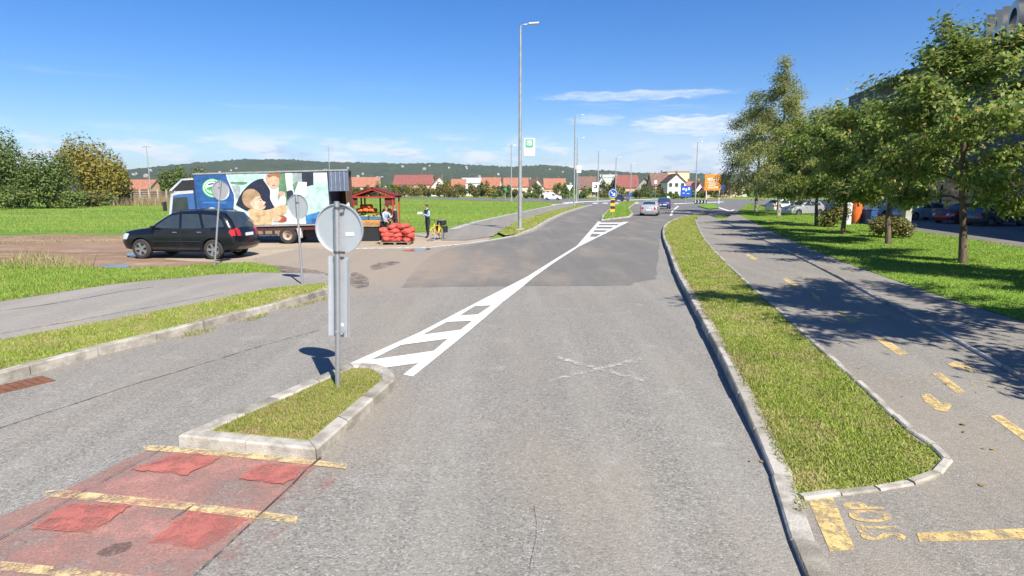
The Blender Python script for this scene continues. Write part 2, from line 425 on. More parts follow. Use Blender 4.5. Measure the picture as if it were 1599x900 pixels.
def resample(pts, step):
    acc = [0]
    for a, b in zip(pts, pts[1:]): acc.append(acc[-1] + (b - a).length)
    n = max(1, round(acc[-1] / step)); out = []; j = 0
    for k in range(n + 1):
        s = acc[-1] * k / n
        while j < len(acc) - 2 and acc[j + 1] < s: j += 1
        out.append(pts[j].lerp(pts[j + 1], (s - acc[j]) / max(1e-9, acc[j + 1] - acc[j])))
    return out
def kerb(name, line, width, ztop, zbot, step=1., mats=('concrete_kerb',), gap=.010, seed=1, stone='kerb_stone', jit=.008):
    """a run of kerb stones along `line` (its road-side foot); they lie to the right of it for width>0"""
    root = struct(name); rng = random.Random(seed)
    P = resample(line, step); Q = offset_line(P, -width)
    zt = ztop if callable(ztop) else (lambda x, y: ztop); zb = zbot if callable(zbot) else (lambda x, y: zbot)
    for i in range(len(P) - 1):
        L = (P[i + 1] - P[i]).length; g = gap / L
        a, b = P[i].lerp(P[i + 1], g), P[i].lerp(P[i + 1], 1 - g); c, d = Q[i + 1].lerp(Q[i], g), Q[i + 1].lerp(Q[i], 1 - g)
        jz = rng.uniform(-jit, jit); jx = Vector((rng.uniform(-jit, jit), rng.uniform(-jit, jit)))
        a, b, c, d = (p + jx for p in (a, b, c, d)); vs = []
        ch = .014
        for p, o in ((a, d), (b, c), (c, b), (d, a)): vs.append((p.x, p.y, zb(p.x, p.y)))
        for p in (a, b, c, d): vs.append((p.x, p.y, zt(p.x, p.y) + jz - ch))
        for p, o in ((a, d), (b, c), (c, b), (d, a)):
            q = p + (o - p).normalized() * ch; vs.append((q.x, q.y, zt(p.x, p.y) + jz))
        fs = [(0, 1, 5, 4), (1, 2, 6, 5), (2, 3, 7, 6), (3, 0, 4, 7), (4, 5, 9, 8), (5, 6, 10, 9), (6, 7, 11, 10), (7, 4, 8, 11), (8, 9, 10, 11)]
        MB().add(vs, fs).build(stone, rng.choice(mats), root)
    return root

# ------------------------------------------------------------------ grass and leaves (numpy)
def np_object(name, V, T, mat, parent=None, smooth=False):
    me = bpy.data.meshes.new(name); me.vertices.add(len(V)); me.vertices.foreach_set('co', np.ascontiguousarray(V, np.float32).ravel())
    k = T.shape[1]; me.loops.add(T.size); me.loops.foreach_set('vertex_index', T.ravel().astype(np.int32))
    me.polygons.add(len(T)); me.polygons.foreach_set('loop_start', np.arange(0, T.size, k, dtype=np.int32))
    me.update(calc_edges=True)
    me.materials.append(MATS[mat])
    if smooth: me.polygons.foreach_set('use_smooth', [True] * len(T))
    o = bpy.data.objects.new(name, me); COL.objects.link(o)
    if parent: o.parent = parent
    return o
def grass(name, poly, z, mat, dens, h=(.04, .09), wid=.010, d0=7., seed=1, label=None, far=1.):
    """grass blades on a polygon; thinner and wider with distance from the road's near end"""
    rng = np.random.default_rng(seed); a = np.array([(p[0], p[1]) for p in poly]); lo, hi = a.min(0), a.max(0)
    n = int(np.prod(hi - lo) * dens); P = rng.uniform(lo, hi, (n, 2)); P = P[inpoly(P, a)]
    d = np.hypot(P[:, 0], P[:, 1]); lod = np.minimum(1, (d0 / np.maximum(d, .1)) ** 1.5 * far)
    clump = np.sin(P[:, 0] * 3.1 + 1.3 * np.sin(P[:, 1] * 2.3)) * np.sin(P[:, 1] * 2.7 + np.sin(P[:, 0] * 4.1)) * .5 + .5
    k = rng.random(len(P)) < lod * (.62 + .38 * clump); P = P[k]; lod = lod[k]; clump = clump[k]; n = len(P)
    zf = np.array([z(float(x), float(y)) for x, y in P]) if callable(z) else np.full(n, z)
    hh = rng.uniform(h[0], h[1], n) * (.7 + .6 * clump) * np.where(rng.random(n) < .04, 1.6, 1); ww = wid * rng.uniform(.7, 1.4, n) / np.sqrt(lod)
    th = rng.uniform(0, 2 * np.pi, n); ln = rng.uniform(.1, 1.0, n) * hh; la = rng.uniform(0, 2 * np.pi, n)
    B = np.c_[P, zf - .004]; s = np.c_[np.cos(th), np.sin(th), np.zeros(n)] * ww[:, None]
    T = B + np.c_[np.cos(la) * ln, np.sin(la) * ln, hh]
    V = np.stack([B - s, B + s, T], 1).reshape(-1, 3)
    o = np_object(name, V, np.arange(3 * n).reshape(-1, 3), mat)
    return tag(o, label, 'grass', kind='stuff')
def leaves(P, out, size, rng, droop=.35, rnd=.9, aspect=.5):
    """leaf quads at P; `out` the outward direction at each point"""
    n = len(P); nr = out * .6 + rng.normal(0, rnd, (n, 3)) * .6 + np.array([0, 0, .55]); nr /= np.linalg.norm(nr, axis=1)[:, None] + 1e-9
    ax = out + rng.normal(0, .8, (n, 3)); ax[:, 2] -= droop; ax -= nr * np.sum(ax * nr, 1)[:, None]; ax /= np.linalg.norm(ax, axis=1)[:, None] + 1e-9
    sd_ = np.cross(nr, ax); s = (size * rng.uniform(.65, 1.3, n))[:, None]
    base = P - ax * s * .5; tip = P + ax * s * .5 - nr * s * .12
    V = np.stack([base, P + sd_ * s * aspect * .5 + nr * s * .05, tip, P - sd_ * s * aspect * .5 + nr * s * .05], 1).reshape(-1, 3)
    q = np.arange(n)[:, None] * 4
    return V, np.concatenate([q, q + 1, q + 2, q + 3], 1)
def limb_points(a, b, n, bend, rng):
    a, b = Vector(a), Vector(b); L = (b - a).length; out = []
    for i in range(n + 1):
        t = i / n; p = a.lerp(b, t) + Vector((0, 0, bend * L * math.sin(t * math.pi) * .25))
        if 0 < i < n: p += Vector((rng.uniform(-1, 1), rng.uniform(-1, 1), rng.uniform(-1, 1))) * L * .03
        out.append(p)
    return out
def tree(name, label, loc, h, rad, base, nleaf, leaf, mat, seed, bark='bark', trunk_r=.11, nlimb=16, top=.55, lean=(0, 0), group=None, cluster=.30, droop=.35, weep=0., aspect=.5, tip=.12, sub=5):
    """tapered trunk, limbs and twigs, leaves in clusters along the twigs; crown widest at `top` of its height"""
    rng = random.Random(seed); nr = np.random.default_rng(seed)
    root = thing(name, label, 'tree', loc, 0, group)
    wob = [Vector((rng.uniform(-.06, .06) + lean[0] * t, rng.uniform(-.06, .06) + lean[1] * t, 0)) for t in (0, .2, .4, .6, .8, 1)]
    tp = [Vector((0, 0, -.08))] + [wob[i] + Vector((0, 0, h * .93 * (i) / 5)) for i in range(1, 6)]
    mb = MB(); mb.tube([(0, 0, -.1), (0, 0, .12)] + tp[1:], [trunk_r * 1.5, trunk_r * 1.1] + [trunk_r * (1 - .86 * i / 5) for i in range(1, 6)], 9)
    def trunk_at(z):
        t = max(0, min(.9999, z / (h * .93))) * 5; i = int(t); return tp[i].lerp(tp[i + 1], t - i)
    br = MB(); twigs = []
    for i in range(nlimb):
        t = (i + rng.uniform(.2, .8)) / nlimb; z0 = base + (h * .9 - base) * t * .92
        a = i * 2.4 + rng.uniform(-.5, .5)
        tz = t
        w_ = (1 - ((tz - top) / (1 - top)) ** 2 * (1 - tip)) if tz > top else (1 - ((top - tz) / max(top, .01)) ** 2 * .55)
        L = rad * max(.1, w_) * rng.uniform(.68, 1.12)
        rise = (-.10 + .98 * t) * L * (1 - weep * .4)
        p0 = trunk_at(z0); p1 = p0 + Vector((math.cos(a) * L, math.sin(a) * L, rise))
        pts = limb_points(p0, p1, 5, .5 + weep, rng)
        r0 = trunk_r * (.42 - .22 * t); br.tube(pts, [r0 * (1 - .8 * k / 5) for k in range(6)], 5)
        for j in range(sub):
            q = rng.uniform(.25, 1); k = min(4, int(q * 5)); s0 = pts[k].lerp(pts[k + 1], q * 5 - k)
            b_ = a + rng.uniform(-1.2, 1.2); l2 = L * rng.uniform(.2, .46)
            s1 = s0 + Vector((math.cos(b_) * l2, math.sin(b_) * l2, l2 * rng.uniform(-.35, .6) - weep * l2 * 1.6))
            tw = limb_points(s0, s1, 3, .4, rng); br.tube(tw, [.016, .012, .009, .005], 4, False); twigs.append((tw, l2))
        twigs.append((pts[2:], L * .6))
    z = h * .9                                              # the leader
    for j in range(7):
        a = rng.uniform(0, 6.28); s0 = trunk_at(h * rng.uniform(.72, .92)); l2 = rad * rng.uniform(.22, .5)
        tw = limb_points(s0, s0 + Vector((math.cos(a) * l2 * .5, math.sin(a) * l2 * .5, l2 * rng.uniform(.6, 1.1))), 3, .1, rng)
        br.tube(tw, [.016, .012, .009, .005], 4, False); twigs.append((tw, l2))
    tr = mb.build('trunk', bark, root, True)
    bo = br.build('branches', bark, root, True)
    wts = np.array([t[1] for t in twigs]); cnt = nr.multinomial(nleaf, wts / wts.sum()); PP = []
    for (tw, l2), c in zip(twigs, cnt):
        if c == 0: continue
        tw = np.array([tuple(p) for p in tw]); t = nr.random(c) ** .75 * (len(tw) - 1); i = np.minimum(t.astype(int), len(tw) - 2)
        p = tw[i] + (tw[i + 1] - tw[i]) * (t - i)[:, None] + nr.normal(0, cluster, (c, 3)) * np.array([1, 1, .75])
        if weep: p[:, 2] -= nr.random(c) ** 1.5 * weep * 1.4
        PP.append(p)
    P = np.concatenate(PP); P[:, 2] = np.maximum(P[:, 2], base * .82)
    out = P - np.array([0, 0, (base + h) * .5]); out /= np.linalg.norm(out, axis=1)[:, None] + 1e-6
    V, Q = leaves(P, out, leaf, nr, droop, aspect=aspect)
    np_object('crown', V, Q, mat, root)
    return root
def bush(name, label, loc, rx, ry, h, n, leaf, mat, seed, group=None, cat='bush', lumps=9, trunk=True, z0=.12, boxy=False, bark='bark'):
    """leaf masses gathered in uneven lumps, on short stems"""
    nr = np.random.default_rng(seed); root = thing(name, label, cat, loc, 0, group); PP = []; OO = []
    for i in range(lumps):
        if boxy: c = nr.uniform(-.55, .55, 3) * np.array([rx, ry, 0]) + np.array([0, 0, h * nr.uniform(.3, .75)]); r = np.array([rx * .55, ry * .55, h * .34])
        else:
            a = nr.uniform(0, 6.28); q = math.sqrt(nr.random()) * .66; zz = nr.uniform(.28, .80) * (1 - .30 * q)
            c = np.array([math.cos(a) * q * rx, math.sin(a) * q * ry, zz * h]); k = nr.uniform(.30, .46); r = np.array([rx * k, ry * k, h * k * .62])
        m = int(n / lumps); d = nr.normal(0, 1, (m, 3)); d /= np.linalg.norm(d, axis=1)[:, None]
        p = c + d * r * (nr.random((m, 1)) ** .28) * nr.uniform(.88, 1.14, (m, 1)); PP.append(p); OO.append(d)
    P = np.concatenate(PP); O = np.concatenate(OO); P[:, 2] = np.clip(P[:, 2], z0 * h * nr.random(len(P)), h * 1.06)
    V, Q = leaves(P, O, leaf, nr, .2, aspect=.62)
    np_object('crown' if cat == 'tree' else 'foliage', V, Q, mat, root)
    if trunk:
        mb = MB(); rng = random.Random(seed)
        mb.tube([(0, 0, -.1), (0, 0, h * .3), (rng.uniform(-.2, .2), 0, h * .6)], [h * .022, h * .017, h * .008], 7)
        for k in range(4):
            a = k * 1.6 + rng.random(); mb.tube([(0, 0, h * .22), (math.cos(a) * rx * .4, math.sin(a) * ry * .4, h * .5)], [h * .011, h * .004], 5)
        mb.build('trunk' if cat == 'tree' else 'stem', bark, root, True)
    return root

# ------------------------------------------------------------------ THE SETTING
def zR(x, y): return .035 + .115 * sstep(4.3, 8.0, y)              # the right pavement rises from the dropped kerb
def zL(x, y): return .02 + .11 * (1 - sstep(12.4, 15.2, .212 * x + .977 * y))

big = 5200
sheet('ground', [Vector(p) for p in ((-big, -300), (big, -300), (big, big), (-big, big))], -.035, 'field', kind='structure')
# dirt lot by the parked truck
lot = GL([(-260, 375), (0, 368), (120, 366), (300, 366), (420, 360), (560, 366), (640, 366), (700, 362), (735, 366), (690, 385), (610, 400), (560, 440), (500, 450), (420, 432), (330, 428), (150, 424), (0, 424), (-200, 420), (-320, 400)])
lj = random.Random(12); lot = [p + Vector((lj.uniform(-.5, .5), lj.uniform(-.45, .45))) for p in densify(lot, 1.3)]
sheet('dirt_lot', lot, -.014, 'dirt', 1.2, kind='structure')
sandp = GL([(395, 412), (300, 408), (255, 405), (290, 392), (420, 378), (560, 370), (640, 364), (700, 362), (735, 364), (770, 372), (730, 384), (668, 392), (600, 402), (570, 420), (480, 428)])
sheet('sandy_apron', sandp, -.007, 'sand', 1.0, kind='structure')

# right kerb line, then the road
KR = [Vector(p) for p in ((1.15, -2.), (1.45, 1.), (1.91, 3.58), (2.22, 4.67), (2.84, 7.52), (3.74, 12.04), (4.85, 17.6), (6.03, 22.92), (8.15, 32.5), (10.7, 42.), (13.6, 50.0), (16.4, 56.5), (19.6, 60.8))]
KRs = smooth_line(KR, 5)
LKpx = [(0, 600), (64, 581), (109, 568), (205, 544), (283, 524), (346, 506), (421, 487), (490, 468)]
LK = GL(LKpx); LK = [LK[0] + (LK[0] - LK[2]) * 1.6] + LK
FK = GL([(556, 389), (668, 387.5), (739, 380), (807, 369), (835, 360), (860, 344), (886, 332), (913, 323.5), (925, 321)])
road_poly = [Vector((-12, -6))] + [p + Vector((-.1, 0)) for p in LK] + GL([(512, 460), (492, 436), (430, 420), (395, 404), (470, 388)]) + [p + Vector((-.06, .05)) for p in FK] + \
    [Vector((13, 128)), Vector((27, 128)), Vector((23, 90)), Vector((21, 66)), Vector((22, 60))] + [Vector((2.2, -6))]
road_poly = road_poly[:-1] + [p + Vector((.1, 0)) for p in reversed(KRs)] + [Vector((1.1, -6))]
road = sheet('road', road_poly, 0., 'asphalt_old', 2.5, kind='structure')
newp = GL([(628, 449.5), (700, 448), (800, 447), (905, 446.5), (985, 446), (990, 442.5), (1024, 436), (1027, 408), (1030, 384), (1031, 366), (1038, 352), (1053, 342)]) + [Vector((18, 62)), Vector((21, 90)), Vector((24, 126)), Vector((15, 126))] + \
    GL([(914, 324.5), (888, 333), (862, 345), (838, 360.5), (811, 369.5), (742, 381.5), (700, 388), (668, 402), (645, 425)])
nj = random.Random(3); newp = [p + Vector((nj.uniform(-.05, .05), nj.uniform(-.05, .05))) for p in densify(newp, .5)]
sheet('new_asphalt_patch', newp, .004, 'asphalt_new', 2.0, road)
MK = [0]
def mark(name, px, mat, z=.008, parent=None):
    MK[0] += 1; zz = z + .00035 * (MK[0] % 24)              # every coat of paint lies on its own level
    if name == 'damp_stain' or (name == 'faded_line' and len(px) > 4): rj = random.Random(MK[0]); px = [(p.x + rj.uniform(-1.6, 1.6), p.y + rj.uniform(-.7, .7)) for p in smooth_line([Vector(p) for p in px + px[:1]], 5)[:-1]]
    return sheet(name, GL(px, zz), zz, mat, None, parent or road)

# hatched centre marking
mark('hatch_line', [(546, 568), (658, 518), (746, 472), (780, 454.6), (824, 432), (864, 407), (901, 384.4), (903, 386), (866, 410), (833, 433.6), (815, 449), (784, 473), (768, 477), (742, 478), (718, 493), (698, 503), (660, 523), (626, 539), (580, 562), (566, 570)], 'paint_white')
mark('hatch_line', [(630, 585), (654, 567), (678, 548), (700, 529), (720, 515), (738, 501), (747, 491), (768, 477), (784, 473), (760, 494), (722, 526), (680, 560), (645, 588)], 'paint_white')
mark('hatch_bar', [(545, 570), (566, 569), (580, 562), (678, 548), (654, 567), (596, 575)], 'paint_white')
mark('hatch_bar', [(626, 539), (660, 523), (720, 515), (700, 529)], 'paint_white')
mark('hatch_bar', [(698, 503), (718, 493), (747, 491), (738, 501)], 'paint_white')
mark('hatch_line', [(901, 384.3), (934.5, 346), (939, 346.5), (921, 370), (932, 370), (938, 366), (974, 346.5), (982, 346.7), (938, 368.6), (913, 381), (903, 386)], 'paint_white_far')
for v, th_ in ((364, 1.3), (358.5, 1.2), (353.3, 1.1), (348.8, 1.0)):
    t = (v - 346) / 24
    mark('hatch_bar', [(938 - 17 * t, v + th_), (975 - 38 * t, v + th_), (977 - 38 * t, v - th_), (940 - 17 * t, v - th_)], 'paint_white_far')
# faded lines on the near lane
for a, b in (((871, 556), (1006, 593)), ((860, 592), (1000, 558))):
    mark('faded_line', [a, b, (b[0] + 2, b[1] + 4.5), (a[0] - 2, a[1] + 4.5)], 'paint_white_x')
for q in ([(-5, 688), (24, 682), (38, 686), (0, 703), (-5, 704)], [(-8, 786), (60, 760), (150, 716), (215, 700), (190, 722), (90, 766), (0, 806)], [(250, 664), (318, 643), (340, 646), (270, 672)], [(455, 838), (510, 832), (560, 862), (550, 872), (480, 866)], [(540, 745), (600, 738), (622, 758), (580, 772), (545, 766)], [(0, 888), (28, 886), (24, 902), (0, 906)], [(820, 830), (845, 790), (852, 800), (840, 900), (816, 906)]):
    mark('faded_line', q, 'paint_white_faint')
# red cycle crossing with yellow lines
red = sheet('cycle_crossing', GL([(236, 700), (500, 724), (400, 812), (285, 910), (-180, 905), (-60, 830), (80, 775)], .004), .004, 'red_worn', .5, road)
mark('red_fringe', [(500, 724), (548, 728), (470, 800), (400, 880), (372, 905), (290, 905), (400, 812)], 'red_dust', .004)
for q in ([(262, 712), (300, 706), (345, 714), (292, 742), (205, 733)], [(412, 722), (482, 727), (445, 757), (372, 747)], [(108, 786), (205, 788), (140, 832), (48, 825)], [(300, 795), (388, 810), (322, 858), (232, 847)]):
    rj_ = random.Random(q[0][0]); mark('red_patch', [(p.x + rj_.uniform(-3, 3), p.y + rj_.uniform(-1.6, 1.6)) for p in densify([Vector(p) for p in q], 9)], 'red_fresh', .0075)
mark('yellow_line', [(222, 697), (240, 695), (380, 706), (543, 724), (540, 732), (380, 715), (228, 703)], 'paint_yellow_crossing', .011)
mark('yellow_line', [(72, 766), (100, 765), (300, 785), (466, 806), (462, 818), (290, 797), (70, 775)], 'paint_yellow_crossing', .011)
mark('yellow_line', [(-60, 870), (0, 876), (120, 888), (270, 905), (220, 912), (80, 899), (-60, 884)], 'paint_yellow_crossing', .011)
# cracks between the asphalt lanes (thin dark grooves)
def crack(px, wid=.02, z=.0125, seed=0, parent=None, zf=None, step=.25):
    rng = random.Random(seed); P = resample(GL(px), step); P = [p + Vector((rng.uniform(-.012, .012), rng.uniform(-.012, .012))) for p in P]
    ws = [wid * rng.uniform(.5, 1.3) for _ in P]; A = []; B = []
    for i, p in enumerate(P):
        t = (P[min(i + 1, len(P) - 1)] - P[max(i - 1, 0)]).normalized(); nrm = Vector((-t.y, t.x)); A.append(p + nrm * ws[i] / 2); B.append(p - nrm * ws[i] / 2)
    zz = zf or (lambda x, y: z); mb = MB(); n = len(P)
    mb.add([(p.x, p.y, zz(p.x, p.y)) for p in A + B], [(i, i + 1, n + i + 1, n + i) for i in range(n - 1)])
    o = mb.build('crack', 'crack', parent or road)
    if o.data.polygons[0].normal.z < 0: o.data.flip_normals()
crack([(262, 700), (110, 782), (-60, 880)], .012, .024, 1)
crack([(500, 718), (405, 808), (330, 880), (290, 915)], .018, .024, 2)
crack([(305, 792), (262, 820)], .012, .024, 3)
crack([(-20, 676), (80, 643), (200, 604), (300, 574), (420, 537), (500, 516)], .022, .006, 4)
crack([(835, 790), (839, 830), (828, 905)], .006, .004, 7)
mark('damp_stain', [(580, 416), (592, 411), (612, 408), (626, 411), (608, 416), (592, 421), (580, 421)], 'dirt_stain', .0065)
mark('damp_stain', [(545, 442), (552, 426), (572, 432), (576, 446), (558, 450)], 'dirt_stain', .0065)
mark('damp_stain', [(150, 866), (170, 852), (205, 846), (200, 858), (172, 868)], 'dirt_stain', .0075)
mark('damp_stain', [(390, 421), (430, 414), (505, 425), (512, 432), (470, 430)], 'dirt_stain', .003)
m_, t_, b_ = newmat('puddle'); b_.inputs['Base Color'].default_value = (.20, .165, .13, 1); b_.inputs['Roughness'].default_value = .12
t_.L(t_.n('ShaderNodeBump', {'Height': t_.noise(t_.n('ShaderNodeTexCoord').outputs['Object'], 6, 2), 'Strength': .03}).outputs[0], b_.inputs['Normal'])
for px in ([(156, 416), (170, 413), (196, 413), (205, 416), (192, 419), (168, 420)], [(195, 396), (212, 394), (226, 398), (205, 401)], [(628, 391), (660, 388.4), (676, 387.6), (668, 391), (640, 393)]):
    o = sheet('puddle', smooth_line([*GL(px), GL(px)[0]], 4)[:-1], -.001 if px[0][0] < 400 else .006, 'puddle', None); o['kind'] = 'structure'
# rusty drain grate by the left kerb
dg = thing('drain_grate', 'rusty rectangular drain grate in the gutter by the left kerb', 'drain grate', (*G(22, 604), 0.))
gd = (G(62, 597) - G(2, 611)).normalized(); ga = math.atan2(gd.y, gd.x)
MB().box((0, 0, .0), (.78, .40, .016), ga).build('plate', 'rust', dg)
for k in range(7):
    p = Vector((-.3 + .1 * k, 0, .013)); p.rotate(Matrix.Rotation(ga, 3, 'Z')); MB().box(p, (.06, .34, .012), ga).build('bar', 'rust', dg)

# left side: kerb, grass strip, cycle path, rough grass
lpl = GL([(-150, 552), (0, 533), (110, 512), (240, 488), (340, 468), (430, 450), (505, 438)], .12)
lpu = GL([(-200, 488), (0, 472), (140, 450), (250, 434), (330, 424), (400, 420.5), (440, 421)], .12)
sheet('cycle_path', lpl + GL([(520, 433), (505, 427)], .03) + lpu[::-1], zL, 'asphalt_path_left', .8, kind='structure', off=.0)
strip = [p + Vector((-.14, .02)) for p in LK] + GL([(512, 455), (516, 447), (508, 439)], .05) + lpl[::-1]
sheet('grass_strip', strip, zL, 'verge_soil', .6, kind='structure', off=.006)
kerb('kerb_left', LK + GL([(510, 461), (518, 450), (516, 441)]), -.16, lambda x, y: zL(x, y) + .012, -.02, .95, ('concrete_kerb', 'concrete_kerb', 'concrete_kerb_dirty'), seed=3)
grass('strip_grass', strip, zL, 'grass_verge', 4200, (.015, .05), .008, 9, 11, 'green and dry grass growing on the left kerbside strip')
upper = lpu + GL([(425, 418), (395, 412), (330, 414), (250, 420), (160, 421), (80, 417), (0, 413), (-250, 415)])
sheet('rough_grass', upper, zL, 'verge_soil', .8, kind='structure', off=.004)
grass('rough_grass_blades', upper, zL, 'grass_lawn', 1900, (.025, .10), .009, 14, 12, 'rough grass between the left cycle path and the dirt lot')
weedp = GL([(-40, 421), (20, 408), (60, 403), (95, 408), (150, 421), (60, 426)])
grass('tall_weeds', weedp, .06, 'weed', 110, (.08, .42), .010, 20, 13, 'tall dry weeds at the edge of the dirt lot')
lot_w = GL([(0, 371), (120, 368), (300, 368), (420, 363), (300, 376), (180, 380), (60, 384), (-100, 384)])
grass('lot_weeds', lot_w, -.01, 'weed', 30, (.03, .12), .012, 34, 36, 'sparse dry weeds along the far edge of the dirt lot')
path_l = bpy.data.objects['cycle_path']
for q in ([(95, 503), (133, 498), (130, 502.5), (92, 507.5)], [(155, 483), (205, 475.5), (201, 479), (152, 486)], [(250, 465.5), (290, 460.5), (286, 463), (246, 468.5)], [(50, 514), (75, 510), (72, 515), (46, 519)], [(240, 452), (285, 444.5), (320, 440), (283, 447)]):
    P = GL(q, .12); sheet('yellow_dash', P, zL, 'paint_yellow_faint', None, path_l, off=.005)
crack([(-30, 500), (60, 488), (140, 474), (200, 462), (240, 457)], .05, 0, 8, path_l, lambda x, y: zL(x, y) + .004, .4)
crack([(0, 534), (120, 512), (250, 487), (350, 467)], .035, 0, 9, path_l, lambda x, y: zL(x, y) + .004, .4)
# far left: path and verge beyond the lot entrance
fpath = GL([(690, 360), (735, 348), (800, 334), (870, 319.5), (880, 319), (905, 319), (893, 323.5), (860, 331), (815, 344), (795, 354), (770, 368), (730, 374), (690, 374)], .05)
sheet('footpath', fpath, lambda x, y: .015 + .06 * sstep(32, 40, y), 'asphalt_path', 2, kind='structure')
fedge = resample(smooth_line(GL([(700, 358.5), (735, 347.5), (800, 333.5), (872, 319)], .1), 4), 1.5)
sheet('concrete_edging', fedge + [p + Vector((.5, .25)) for p in fedge[::-1]], .085, 'concrete', None, kind='structure')
fv = [p + Vector((-.12, .1)) for p in FK[3:8]] + GL([(905, 320.5), (893, 323.5), (860, 331), (815, 344), (795, 354), (778, 364), (790, 369)], .05)
sheet('far_verge', fv, .09, 'verge_soil', 1.5, kind='structure')
grass('far_verge_grass', fv, .09, 'grass_verge', 420, (.05, .10), .012, 26, 14, 'grass on the far left verge round the lamp post')
kerb('kerb_far', FK, -.2, lambda x, y: .02 + .10 * sstep(31, 37, y), -.02, 1.6, ('concrete_kerb', 'concrete'), seed=5)

for k, q in enumerate(([(268, 531), (300, 518), (338, 512), (336, 518), (300, 527)], [(372, 503), (420, 489), (424, 493), (390, 503)], [(440, 484), (500, 468), (515, 462), (512, 468), (470, 480)])):
    grass('gutter_weeds', GL(q), .0, 'grass_island', 1100, (.02, .07), .008, 12, 30 + k, ('weeds in the gutter at the middle of the left kerb', 'weeds in the gutter further along the left kerb', 'weeds at the end of the left kerb')[k])
grass('joint_weeds', GL([(384, 812), (396, 806), (404, 810), (398, 818), (386, 819)]), .012, 'weed', 1500, (.01, .05), .005, 7, 34, 'dry weed tuft in the crack of the red crossing')
grass('kerb_weeds', GL([(1238, 792), (1243, 775), (1262, 772), (1262, 790), (1250, 800)], .05), .05, 'grass_island', 2600, (.01, .05), .006, 7, 35, 'dry grass tuft at the dropped kerb by the stop line')
# near traffic island
isl = GL([(280, 698), (495, 720), (617, 607), (617, 597), (608, 588), (592, 582), (568, 580), (545, 580), (420, 636)])
isl_c = smooth_line([isl[0], isl[1]], 1)
island = sheet('island_bed', offset_line(isl + isl[:1], .10)[:-1], .10, 'verge_soil', .25, kind='structure')
IK = [isl[0], isl[1]] + smooth_line(isl[1:8], 4)[1:] + [isl[8], isl[0]]
def inset(poly, d):
    out = []; n = len(poly)
    for i in range(n):
        a, b_, c = poly[i - 1], poly[i], poly[(i + 1) % n]; t1 = (b_ - a).normalized(); t2 = (c - b_).normalized()
        n1, n2 = Vector((-t1.y, t1.x)), Vector((-t2.y, t2.x)); m = (n1 + n2).normalized(); out.append(b_ + m * d / max(.35, m.dot(n1)))
    return out
def ring_kerb(name, poly, width, zt, zb, step, mats, seed):
    """kerb stones round a closed island, mitred at the corners"""
    root = struct(name); rng = random.Random(seed); inn = inset(poly, width); n = len(poly)
    for i in range(n):
        a, b_, c, d = poly[i], poly[(i + 1) % n], inn[(i + 1) % n], inn[i]; k = max(1, round((b_ - a).length / step))
        for j in range(k):
            g = .006 / (b_ - a).length; t0, t1 = j / k + g, (j + 1) / k - g; jz = rng.uniform(-.004, .004); ch = .02
            q = [a.lerp(b_, t0), a.lerp(b_, t1), d.lerp(c, t1), d.lerp(c, t0)]
            r = [q[0].lerp(q[3], ch / width), q[1].lerp(q[2], ch / width), q[2].lerp(q[1], ch / width), q[3].lerp(q[0], ch / width)]
            vs = [(p.x, p.y, zb) for p in q] + [(p.x, p.y, zt + jz - ch) for p in q] + [(p.x, p.y, zt + jz) for p in r]
            MB().add(vs, [(0, 1, 5, 4), (1, 2, 6, 5), (2, 3, 7, 6), (3, 0, 4, 7), (4, 5, 9, 8), (5, 6, 10, 9), (6, 7, 11, 10), (7, 4, 8, 11), (8, 9, 10, 11)]).build('kerb_stone', rng.choice(mats), root)
    return inn
isl_in = ring_kerb('kerb_island', isl, .17, .125, -.02, .75, ('concrete_kerb', 'concrete_kerb', 'concrete_kerb_dirty'), 6)
ig = offset_line([isl[0], isl[1], isl[2], isl[3], isl[5], isl[7], isl[8], isl[0]], .16)[:-1]
ctr = sum(isl, Vector((0, 0))) / len(isl)
grass('island_grass', [ctr + (p - ctr) * .97 for p in isl_in], .10, 'grass_island', 11000, (.010, .036), .006, 7, 15, 'short half-dry grass on the near traffic island')
# far traffic island
isf = GL([(939, 345.5), (985, 340), (989, 335), (983, 326), (996, 315), (985, 314.5), (968, 317), (952, 328), (941, 338)])
sheet('far_island_bed', isf, .10, 'lawn_soil', 2, kind='structure')
ring_kerb('kerb_far_island', isf, .2, .125, -.02, 1.4, ('concrete_kerb',), 7)
grass('far_island_grass', [sum(isf, Vector((0, 0))) / len(isf) * .06 + p * .94 for p in isf], .10, 'grass_lawn', 160, (.05, .12), .015, 40, 16, 'grass on the far traffic island')

# right verge, cycle path, footway, lawn
Z = .15
vin = offset_line(KRs, -.16)
vin = [p for p in vin if p.y > 4.9]
vr = GL([(1085, 341), (1090, 356), (1104, 380), (1150, 428), (1215, 486), (1275, 543), (1332, 592), (1395, 644), (1440, 679)], Z) + GL([(1462, 697), (1473, 709), (1470, 722), (1450, 738), (1412, 749), (1360, 757), (1300, 764), (1245, 771)], .06)
vr = [Vector((p.x, p.y)) for p in vr]
verge_poly = vin + vr
sheet('right_verge', verge_poly, zR, 'verge_soil', .4, kind='structure', off=-.004)
vc_ = sum(verge_poly, Vector((0, 0))) / len(verge_poly)
grass('verge_grass', [p + (Vector((-.015, .01)) if i >= len(vin) else Vector((-.03, 0))) for i, p in enumerate(verge_poly)], zR, 'grass_verge', 7500, (.008, .040), .0065, 7.5, 17, 'short patchy grass covering the right kerbside verge')
grass('verge_tufts', [p + (Vector((.02, .01)) if i >= len(vin) else Vector((-.07, 0))) for i, p in enumerate(verge_poly)], zR, 'grass_verge', 130, (.03, .07), .007, 9, 40, 'longer grass tufts sticking out of the right kerbside verge')
ve_ = [p for p in vin if p.y < 40]
